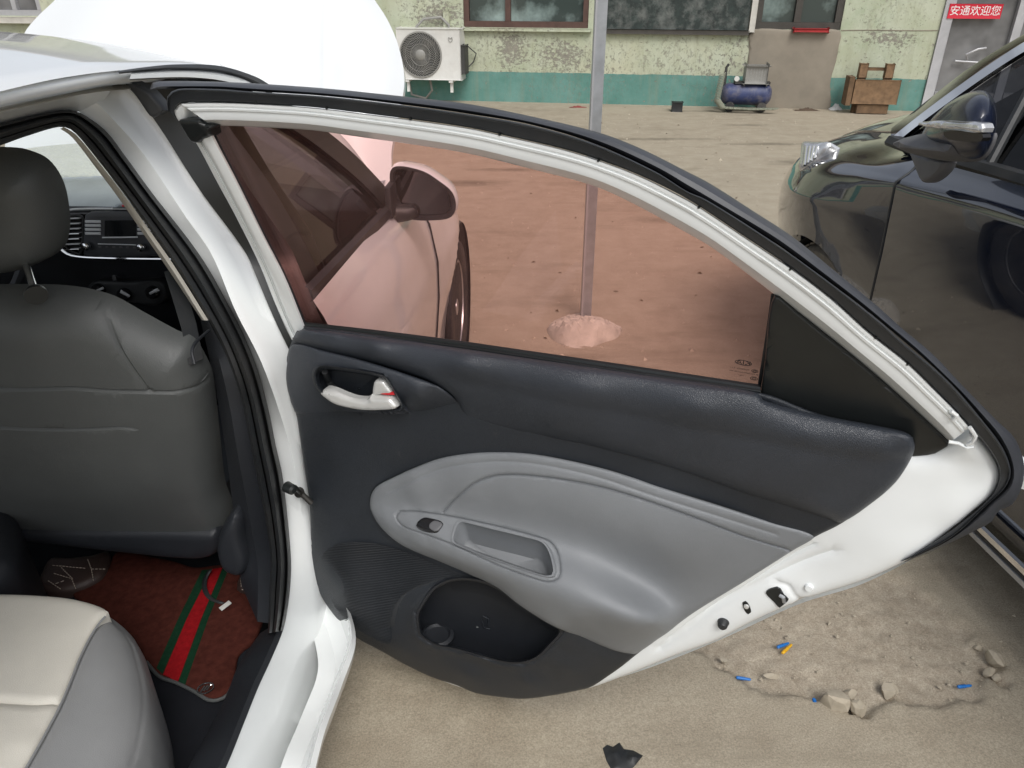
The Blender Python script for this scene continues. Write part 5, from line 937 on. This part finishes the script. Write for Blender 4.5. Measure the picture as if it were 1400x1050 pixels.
# outer skin behind, with its pull handle just showing past the edge
relief('outer_skin', DOOR, [(a, b, -.085) for a, b in [(418, 490), (700, 526), (1040, 576), (1246, 622), (1310, 612), (1345, 612), (1372, 625), (1384, 646), (1374, 668), (1340, 697), (1265, 744), (1180, 788), (1094, 816), (980, 868), (866, 912), (751, 940), (650, 935), (540, 888), (448, 812), (430, 700), (405, 560), (400, 490)]], 'white', rd, h=-.085, sp=.05, skirt=-.02, step=12)
hs_, hz_ = DOOR.to2(1392, 640, -.13)
tube('pull_handle', resample(dense([DOOR.to3(hs_-.16, hz_+.0, -.085), DOOR.to3(hs_-.15, hz_+.008, -.125), DOOR.to3(hs_-.03, hz_+.012, -.135), DOOR.to3(hs_+.005, hz_+.006, -.12), DOOR.to3(hs_+.004, hz_, -.085)], False, .02), 24), np.r_[.011, .013, [.016]*18, .018, .018, .015, .012], 'white', rd, 14)
# etched maker's mark on the glass, read from inside so it runs backwards
M['etch'] = solid('etched_black', (.02, .012, .012), .8); ga, gb = -DOOR.a, unit(ZV + DOOR.n*DOOR.K)
go = lambda x, y: DOOR.p(x, y, -.0155); gn = unit(DOOR.n - ZV*DOOR.K)
pxm = np.linalg.norm(go(1040, 500)-go(1000, 500))/40
geos = [textgeo('KIA', 9*pxm*1.25, go(1016.5, 495.5), ga, gb, gn, .0008, 1.15)]
geos.append(tubegeo([go(1016.5, 495.5) + gn*.0008 + ga*math.cos(t)*11*pxm + gb*math.sin(t)*4.6*pxm for t in np.linspace(0, 2*math.pi, 37)], .0006, 5, False))
for (x, y, s, txt) in ((1011, 503.5, 3.6, 'TEMPERED  T L 1'), (1017, 509, 3.4, 'E4 43R 00097 DOT M2 AS2'), (1013, 512.5, 3.2, 'M2E1')): geos.append(textgeo(txt, s*pxm, go(x, y), ga, gb, gn, .0008))
for x, y, r in ((1032, 507, 3.6), (1031, 517, 4.2)):
    for q in (1, .55): geos.append(tubegeo([go(x, y) + gn*.0008 + ga*math.cos(t)*r*q*pxm*1.2 + gb*math.sin(t)*r*q*.75*pxm for t in np.linspace(0, 2*math.pi, 21)], .0004, 5, False))
joined('glass_marking', geos, 'etch', rd, smooth=False)

# ------------------------------------------------------------------ dark car on the right
DO = np.array([1.32, 1.69, 0]); DU = unit([-.126, .992, 0]); DV = np.array([-DU[1], DU[0], 0])
def D(u, v, z): return DO + DU*u + DV*v + ZV*z
dk = empty('dark_car', D(0, -.9, 0), 'dark navy people carrier with chrome window trim parked beside the white car', 'car')
DP = lambda v: Plane(D(0, v, 0), DU, ZV, DV)
DX = lambda s: [(u, [(v, z) for v, z in q]) for u, q in s]
door_st = [(-2.4, [(-.09, .19), (-.03, .24), (.0, .34), (-.006, .5), (.0, .8), (.008, 1.075), (.006, 1.085), (-.025, 1.105), (-.055, 1.145)]),
    (-.6, [(-.09, .19), (-.03, .24), (.0, .34), (-.006, .5), (.0, .8), (.008, 1.07), (.006, 1.08), (-.025, 1.10), (-.055, 1.14)]),
    (.2, [(-.09, .19), (-.03, .24), (.0, .34), (-.006, .5), (.0, .8), (.008, 1.055), (.006, 1.065), (-.03, 1.085), (-.06, 1.125)]),
    (.76, [(-.09, .19), (-.03, .24), (.0, .34), (-.004, .5), (.0, .78), (.008, 1.0), (.006, 1.012), (-.035, 1.04), (-.075, 1.09)])]
wing_st = [(.767, [(-.09, .19), (-.03, .24), (.0, .34), (-.004, .5), (.0, .78), (.006, .995), (.004, 1.01), (-.035, 1.04), (-.075, 1.09), (-.16, 1.12), (-.3, 1.15)]),
    (1.0, [(-.09, .19), (-.03, .24), (.0, .34), (.0, .55), (.02, .74), (.03, .87), (.01, .97), (-.06, 1.02), (-.18, 1.07), (-.3, 1.10)]),
    (1.3, [(-.10, .19), (-.04, .24), (-.005, .34), (.0, .55), (.035, .73), (.05, .83), (.01, .92), (-.06, .975), (-.17, 1.02), (-.3, 1.055)]),
    (1.6, [(-.17, .19), (-.12, .24), (-.09, .34), (-.07, .53), (-.035, .70), (-.035, .79), (-.07, .87), (-.12, .92), (-.2, .965), (-.32, 1.0)]),
    (1.85, [(-.28, .19), (-.23, .24), (-.2, .34), (-.18, .52), (-.16, .66), (-.165, .74), (-.19, .80), (-.22, .845), (-.28, .88), (-.38, .915)]),
    (2.05, [(-.44, .19), (-.40, .24), (-.37, .34), (-.35, .5), (-.335, .62), (-.34, .68), (-.355, .73), (-.37, .76), (-.41, .785), (-.47, .81)]),
    (2.17, [(-.60, .19), (-.58, .24), (-.57, .34), (-.565, .48), (-.56, .56), (-.56, .60), (-.57, .63), (-.58, .65), (-.60, .67), (-.62, .68)])]
def dsec(st, n): return [resample(dense([D(u, v, z) for v, z in s], False, .03), n) for u, s in st]
def dlofts(name, st, mat, parent, nu=40, n=40, cut=None, **kw):
    S = dsec(st, n); G_ = np.array([resample(dense([s[j] for s in S], False, .04), nu) for j in range(n)]); V = []; F = []
    if cut is not None:
        u0, z0, r = cut; U_ = (G_-DO)@DU; dd = np.hypot(U_-u0, G_[..., 2]-z0)
        for i in range(n):
            for j in range(nu):
                d = dd[i, j]
                if abs(d-r) < .014: k = (r-d)/max(d, 1e-6); G_[i, j] = G_[i, j] + DU*(U_[i, j]-u0)*k + ZV*(G_[i, j, 2]-z0)*k
    for i in range(n-1):
        for j in range(nu-1):
            if cut is None or np.mean([dd[i, j], dd[i+1, j], dd[i, j+1], dd[i+1, j+1]]) > r-.004: F.append((i*nu+j, i*nu+j+1, (i+1)*nu+j+1, (i+1)*nu+j))
    o = mk(name, G_.reshape(-1, 3), F, mat, parent, angle=70, **kw); fixn(o); return o
AU, AZ, AR = 1.18, .33, .36
ddoor = dlofts('front_door', door_st, 'navy', dk, 60, 40); dw = dlofts('front_wing', wing_st, 'navy', dk, 110, 64, (AU, AZ, AR))
# sharp crease and shoulder line pressed along the door, gap at its front edge
tube('shut_line', [D(.7635, v+.001, z) for v, z in dense([(-.03, .24), (.0, .34), (-.004, .5), (.0, .78), (.007, .995), (.005, 1.011), (-.035, 1.04), (-.075, 1.09)], False, .03)], .004, 'rubber', dk, 6)
# bonnet
hb = []
for u, e, vx in ((.80, .008, -.30), (1.0, .005, -.3), (1.3, .005, -.30), (1.6, .005, -.32), (1.85, .005, -.38), (2.05, .004, -.46), (2.17, .002, -.62)):
    z = np.interp(u, [.8, 1.0, 1.3, 1.6, 1.85, 2.05, 2.17], [1.145, 1.10, 1.055, 1.0, .915, .81, .68]); r = []
    for v in np.linspace(vx, -1.86-vx, 18): q = (v+.93)/(.93+vx); r.append(D(u, v, z + e + .085*(1-abs(q)**3)))
    hb.append(np.array(r))
hb = [resample(dense([r[j] for r in hb], False, .04), 40) for j in range(18)]; loft('bonnet', hb, 'navy', dk, angle=70)
tube('shut_line', [D(u, v, z) for u, v, z in dense([(.85, -.298, 1.122), (1.0, -.298, 1.09), (1.3, -.298, 1.046), (1.6, -.318, .99), (1.85, -.378, .906), (2.05, -.455, .805)], False, .05)], .004, 'rubber', dk, 6)
# far flank, nose and roof so that it is a whole body
dlofts('far_flank', [(u, [(-1.86-v, z) for v, z in q]) for u, q in door_st], 'navy', dk, 20, 20); dlofts('far_wing', [(u, [(-1.86-v, z) for v, z in q]) for u, q in wing_st], 'navy', dk, 30, 20)
box('front_bumper', D(1.92, -.93, .42), (.85, .18, .44), 'navy', dk, (DV, DU, ZV), .07); box('underbody', D(-.3, -.93, .3), (1.6, 3.9, .1), 'carpet', dk, (DV, DU, ZV), .01)
# wheel and arch
lathe('wheel_arch', [(AR-.012, -.32), (AR-.010, -.2), (AR-.006, -.07)], D(AU, .02, AZ), DV, 'rubber', dk, 60, caps=False); lathe('wheel_house', [(0, 0), (.37, 0), (.365, .26)], D(AU, -.36, AZ), DV, 'carpet', dk, 40, caps=False)
wheel(D(1.19, -.145, .33), DV, dk, .32, .20, 'tyredust')
# headlight
hln = unit(DV*.8 + ZV*.42); HLP = Plane(CAM + unit(ray(1119, 214))*3.36, DU, unit(np.cross(hln, DU)), hln) 
m, nt, b = newmat('lamp_lens'); M['lens'] = m
wv = N(nt, 'ShaderNodeTexNoise', Scale=40, Detail=4); tc = N(nt, 'ShaderNodeTexCoord'); nt.links.new(tc.outputs['Object'], wv.inputs['Vector']); nt.links.new(mixc(nt, wv.outputs[0], (.35, .36, .37), (.9, .9, .9)), b.inputs['Base Color']); b.inputs['Metallic'].default_value = .7; b.inputs['Roughness'].default_value = .25; b.inputs['Coat Weight'].default_value = 1
hl = relief('headlight', HLP, [(1102, 196), (1120, 195), (1138, 196), (1133, 206), (1124, 216), (1112, 229), (1096, 236), (1097, 220)], 'lens', dk, h=.0, rnd=.03, dep=.03, sp=.015, skirt=.12, step=5)
for k in range(4): t = .2 + k*.2; tube('reflector', [HLP.p(1103+k*5, 200, .03), HLP.p(1100+k*4.5, 226-k*3, .03)], .005, 'chrome', hl, 6)
# glasshouse: pillar, roof, chrome trim, dark windows
pl = [(1.02, -.30, 1.12), (.86, -.32, 1.22), (.62, -.36, 1.38), (.36, -.41, 1.52), (.05, -.45, 1.61), (-.6, -.48, 1.66), (-2.2, -.48, 1.62)]
DP0 = DP(0); pr = row(DP0, [(1226, 176, -.17), (1240, 165, -.2), (1251, 157, -.22), (1290, 126, -.27), (1332, 94, -.32), (1400, 52, -.40), (1500, 0, -.44), (1700, -60, -.46)], 60); lw = np.interp(np.linspace(0, 1, 60), [0, .4, 1], [.05, .06, .07])[:, None]
cr_ = row(DP0, [(1224, 194, -.10), (1233, 186, -.12), (1270, 157, -.16), (1308, 129, -.2), (1352, 98, -.25), (1400, 67, -.3), (1480, 22, -.34), (1600, -30, -.37), (1750, -70, -.38)], 70)
loft('front_pillar', [pr, pr + DV*.02 + ZV*.002, pr*.45 + resample(cr_, 60)*.55 + DV*.02, resample(cr_, 60) + DV*.004, resample(cr_, 60) - DV*.03, pr - ZV*.03 - DU*.03], 'navy', dk, close=True, capends=True)
cl_ = [(1.00, -.10, 1.088), (.93, -.125, 1.155), (.80, -.19, 1.26), (.62, -.245, 1.365), (.40, -.29, 1.455), (.05, -.33, 1.53), (-.6, -.36, 1.58), (-2.2, -.36, 1.55)]
loft('chrome_trim', [cr_ - ZV*.016 - DU*.014, cr_ - ZV*.010 - DU*.010 + DV*.012, cr_ + ZV*.010 + DU*.010 + DV*.012, cr_ + ZV*.016 + DU*.014, cr_ - DV*.02], 'chrome', dk, close=True)
wt = [(u, v, z) for u, v, z in cl_[::1]]; bt = [(1.00, -.085, 1.09), (.93, -.08, 1.09), (.80, -.075, 1.095), (.62, -.07, 1.105), (.40, -.065, 1.115), (.05, -.06, 1.125), (-.6, -.055, 1.13), (-2.2, -.055, 1.135)]
T_ = resample(cr_ - ZV*.012 - DV*.01 - DU*.012, 60); B_ = resample(dense([D(u-.02, v-.02, z-.01) for u, v, z in bt], False, .05), 60)
loft('window_glass', [T_*(1-k)+B_*k for k in (0, .5, 1)], 'glass_black', dk)
wl = resample(dense([D(*q) for q in bt], False, .05), 60); loft('waist_strip', [wl - DV*.03 + ZV*.018, wl + ZV*.016, wl + DV*.012 - ZV*.004, wl - ZV*.014 + DV*.008], 'rubber', dk)
p_q = [D(.60, -.235, 1.345), D(.50, -.085, 1.105)]; tube('quarter_post', p_q, .014, 'rubber', dk, 8)
rfr = []
for k in np.linspace(0, 1, 12):
    q = 2*k-1; rfr.append(np.array([D(u - .0*q, -.93 + q*(-.93-v)*-1 if False else -.93 + q*(.93+v), z + .05*(1-q*q)) for u, v, z in pl[2:]]))
loft('roof', [resample(r, 30) for r in rfr], 'navy', dk); 
ws2 = []
for k in np.linspace(0, 1, 12): q = 2*k-1; b = 1-q*q; ws2.append(np.array([D(u + .16*b, -.93 + q*(.93+v), z + .03*b) for u, v, z in pl[:3]]))
loft('windscreen', [resample(r, 16) for r in ws2], 'glass_dark', dk)
box('dashboard', D(.75, -.93, .98), (1.5, .45, .2), 'dark', dk, (DV, DU, ZV), .05); box('front_seat', D(-.12, -.5, .9), (.5, .16, .75), 'dark', dk, (DV, DU, ZV), .06)
box('cabin_lining', D(-.6, -1.78, .95), (.04, 3.0, 1.2), 'carpet', dk, (DV, DU, ZV), .01); box('cabin_floor', D(-.3, -.93, .42), (1.6, 3.0, .04), 'carpet', dk, (DV, DU, ZV), .01)
# chrome strip on the rocker
ck0 = np.array([D(u, .006, .232 + .012*max(0, -u)) for u in np.linspace(.86, -2.3, 60)])
loft('rocker_strip', [ck0 + ZV*.012, ck0 + ZV*.009 + DV*.01, ck0 - ZV*.007 + DV*.01, ck0 - ZV*.010], 'chrome', dk); loft('rocker_groove', [ck0 - ZV*.010, ck0 - ZV*.012 + DV*.008, ck0 - ZV*.02 + DV*.008, ck0 - ZV*.022], 'rubber', dk)
ck1 = ck0 - ZV*.023; loft('rocker_panel', [ck1, ck1 + DV*.012, ck1 - ZV*.014 + DV*.012, ck1 - ZV*.02], 'steel', dk)
# door mirror
MPd = DP(.12); cap = [(1259, 186), (1268, 170), (1279, 157), (1298, 140), (1326, 126), (1345, 124), (1357, 133), (1363, 153), (1362, 178), (1357, 198), (1345, 215), (1330, 220), (1308, 219), (1270, 210), (1257, 199)]
mc2 = np.mean(cap, axis=0); mr = lambda k, h, sx=0: cl(np.array([MPd.p(*(mc2 + (np.array(p[:2])-mc2)*k), h) + DU*sx for p in dense([(a, b, 0) for a, b in cap], True, 5)]))
dm = loft('side_mirror', [mr(.02, -.10), mr(.9, -.10), mr(.98, -.07), mr(1.0, -.03), mr(.98, .01), mr(.93, .045), mr(.8, .08), mr(.55, .105), mr(.25, .115), mr(.02, .118)], 'capnavy', dk, angle=70)
lowp = [(1258, 188), (1280, 181), (1310, 182), (1345, 184), (1361, 182), (1358, 198), (1346, 216), (1331, 221), (1308, 220.5), (1270, 211.5), (1256, 200)]
relief('mirror_shell', MPd, [(a, b, .01) for a, b in lowp], 'greyplastic', dm, h=.01, rnd=.045, dep=.112, sp=.012, skirt=.004, step=5)
relief('mirror_gap', MPd, [(1290, 180), (1343, 183), (1341, 193), (1295, 190)], 'piano', dm, h=.123, sp=.012, skirt=.02, step=5)
relief('indicator', MPd, [(1268, 168, .09), (1278, 165, .114), (1308, 166, .130), (1346, 169, .118), (1346, 181, .118), (1308, 178, .130), (1274, 174, .108)], 'lens', dm, h=.1, rnd=.008, dep=.008, sp=.01, skirt=.02, step=5)
MF = DP(.06); relief('mirror_foot', MF, [(1250, 200), (1262, 207), (1280, 214), (1303, 219), (1299, 232), (1284, 246), (1271, 250), (1265, 240), (1258, 222)], 'greyplastic', dm, h=-.03, rnd=.012, dep=.03, sp=.012, skirt=.01, step=5)
loft('mirror_glass', [mr(.86, -.10, 0), mr(.02, -.101, 0)], 'mirror', dm)

# ------------------------------------------------------------------ loose things on the ground
M['stone'] = solid('broken_concrete', (.40, .35, .27), .92, var=.2, vs=25, bmp=.6, bscale=120)
def stone(px, py, sx, sy, h, seed, label, z=-.012):
    r = np.random.default_rng(seed); bm = bmesh.new(); bmesh.ops.create_icosphere(bm, subdivisions=2, radius=1)
    pln = [(unit(r.normal(size=3)), .42 + .3*r.random()) for _ in range(12)]
    for v in bm.verts:
        p = np.array(v.co)
        for n, d in pln:
            e = p@n - d
            if e > 0: p = p - n*e
        p = p*(1 + r.normal(0, .012)); v.co = Vector((p[0]*sx, p[1]*sy, p[2]*h))*2.0
    bm.verts.index_update(); c = GROUND.p(px, py) + ZV*(z + h*.6); V = [np.array(v.co) + c for v in bm.verts]; F = [tuple(v.index for v in f.verts) for f in bm.faces]; bm.free()
    o = mk('stone', V, F, 'stone', angle=18); tag(o, label, 'stone', 'lumps of broken concrete at the edge of the hole'); return o
stone(1137, 960, .024, .019, .026, 1, 'largest lump of broken concrete at the near edge of the hole, beside the blue peg')
stone(1161, 954, .011, .013, .020, 12, 'pale upright chip of concrete between the largest lump and the split lump'); stone(1174, 967, .013, .012, .018, 3, 'split lump of concrete just right of the pale upright chip'); stone(1216, 945, .018, .011, .015, 4, 'flat wedge of concrete alone on the near rim of the hole'); 
stone(1357, 901, .014, .022, .014, 5, 'long pale slab of concrete on the right rim of the hole'); stone(1354, 917, .009, .008, .012, 6, 'small concrete chip just in front of the long slab on the right rim'); stone(1362, 926, .007, .006, .009, 7, 'smallest concrete chip on the right rim nearest the blue peg')
stone(990, 901, .007, .006, .008, 8, 'tiny concrete chip on the left rim of the hole below the door edge'); stone(1054, 922, .012, .004, .006, 9, 'thin pale sliver of concrete inside the hole, left side'); stone(1338, 883, .008, .006, .009, 11, 'small concrete chip above the long slab on the right rim')
M['peg_blue'] = solid('blue_plastic', (.02, .17, .52), .4, var=.05); M['peg_yellow'] = solid('yellow_plastic', (.75, .42, .02), .4, var=.05)
def peg(x0, y0, x1, y1, mat, label, cat='peg', z=-.006):
    a, b = GROUND.p(x0, y0) + ZV*z, GROUND.p(x1, y1) + ZV*z; d = unit(b-a); L = np.linalg.norm(b-a); r = .0044
    o = joined('peg', [tubegeo([a + d*L*t for t in (0, .05, .1, .5, .9, 1)], [r*.7, r, r, r*.9, r*.8, r*.5], 10)] + [tubegeo([a + d*L*(.2+.15*k), a + d*L*(.24+.15*k)], r*1.15, 10) for k in range(3)], mat); tag(o, label, cat, 'plastic wall plugs on the broken ground'); return o
peg(1063, 883, 1079, 877, 'peg_blue', 'blue plastic plug lying beside the yellow one'); peg(1070, 891, 1083, 879, 'peg_yellow', 'yellow plastic plug lying across the broken ground'); peg(1007, 924, 1027, 927, 'peg_blue', 'blue plastic plug on the left rim of the hole'); peg(1310, 937, 1329, 935, 'peg_blue', 'blue plastic plug on the right near rim of the hole'); peg(1113, 953, 1117, 965, 'peg_blue', 'short blue plastic plug against the largest concrete lump')
# scrap of black tape
r = np.random.default_rng(4); so_ = [(824, 1023), (830, 1018), (838, 1021), (847, 1015), (853, 1024), (866, 1026), (879, 1033), (868, 1047), (858, 1056), (836, 1052), (829, 1040)]
sc_ = relief('scrap', HZ(.002), [(a, b, .001) for a, b in so_], 'rubber', None, h=.001, sp=.006, skirt=.001, step=200, smoothedge=False, ctrl=[(840, 1030, .012), (855, 1035, .004), (865, 1035, .012), (845, 1045, .008), (835, 1040, .002), (850, 1022, .006)], angle=15); tag(sc_, 'torn scrap of black tape with pale flecks on the concrete', 'scrap')
# grit and chips too many to count
gv = []; gf = []
for i in range(3000):
    if i < 1000: x, y = r.uniform(.3, 1.6), r.uniform(1.0, 2.2)
    else: x, y = r.uniform(-1, 5), r.uniform(2.6, 9.8)
    s_ = r.lognormal(-6.3, .45)*(1 if i < 1000 else 2.4); inp = inpoly(np.array([[x, y]]), patch)[0]
    if i < 1000 and not inp and r.random() < .75: continue
    if inp: s_ *= 1.1
    b0 = len(gv); c = np.array([x, y, (-.014 if inp else 0)])
    th = r.uniform(0, 6.28)
    for k in range(4): a_ = th + k*1.57 + r.uniform(-.4, .4); gv.append(c + np.array([math.cos(a_), math.sin(a_), 0])*s_*r.uniform(.7, 1.5))
    gv.append(c + np.array([r.normal()*s_*.2, r.normal()*s_*.2, s_*r.uniform(.6, 1.2)])); gf += [(b0, b0+1, b0+4), (b0+1, b0+2, b0+4), (b0+2, b0+3, b0+4), (b0+3, b0, b0+4)]
gr_ = mk('gravel', gv, gf, 'stone', smooth=False); tag(gr_, 'loose grit and concrete chips scattered over the yard', 'gravel', kind='stuff')
fl = []
r = np.random.default_rng(9); lv = []; lf = []
for i in range(150):
    x, y = r.uniform(-1.5, 5), r.uniform(2.6, 9.6); s_ = r.uniform(.005, .018); th = r.uniform(0, 6.28); b0 = len(lv); c = np.array([x, y, .003]); d = np.array([math.cos(th), math.sin(th), 0]); e = np.array([-d[1], d[0], 0])
    lv += [c - d*s_, c + e*s_*.4 + ZV*r.uniform(0, .01), c + d*s_, c - e*s_*.4 + ZV*r.uniform(0, .01)]; lf += [(b0, b0+1, b0+2, b0+3)]
M['litterdark'] = solid('dead_leaves', (.12, .08, .045), .9, var=.4, vs=2); lo_ = mk('leaves', lv, lf, 'litterdark', smooth=False); tag(lo_, 'dead leaves and dark litter strewn on the yard', 'litter', kind='stuff')
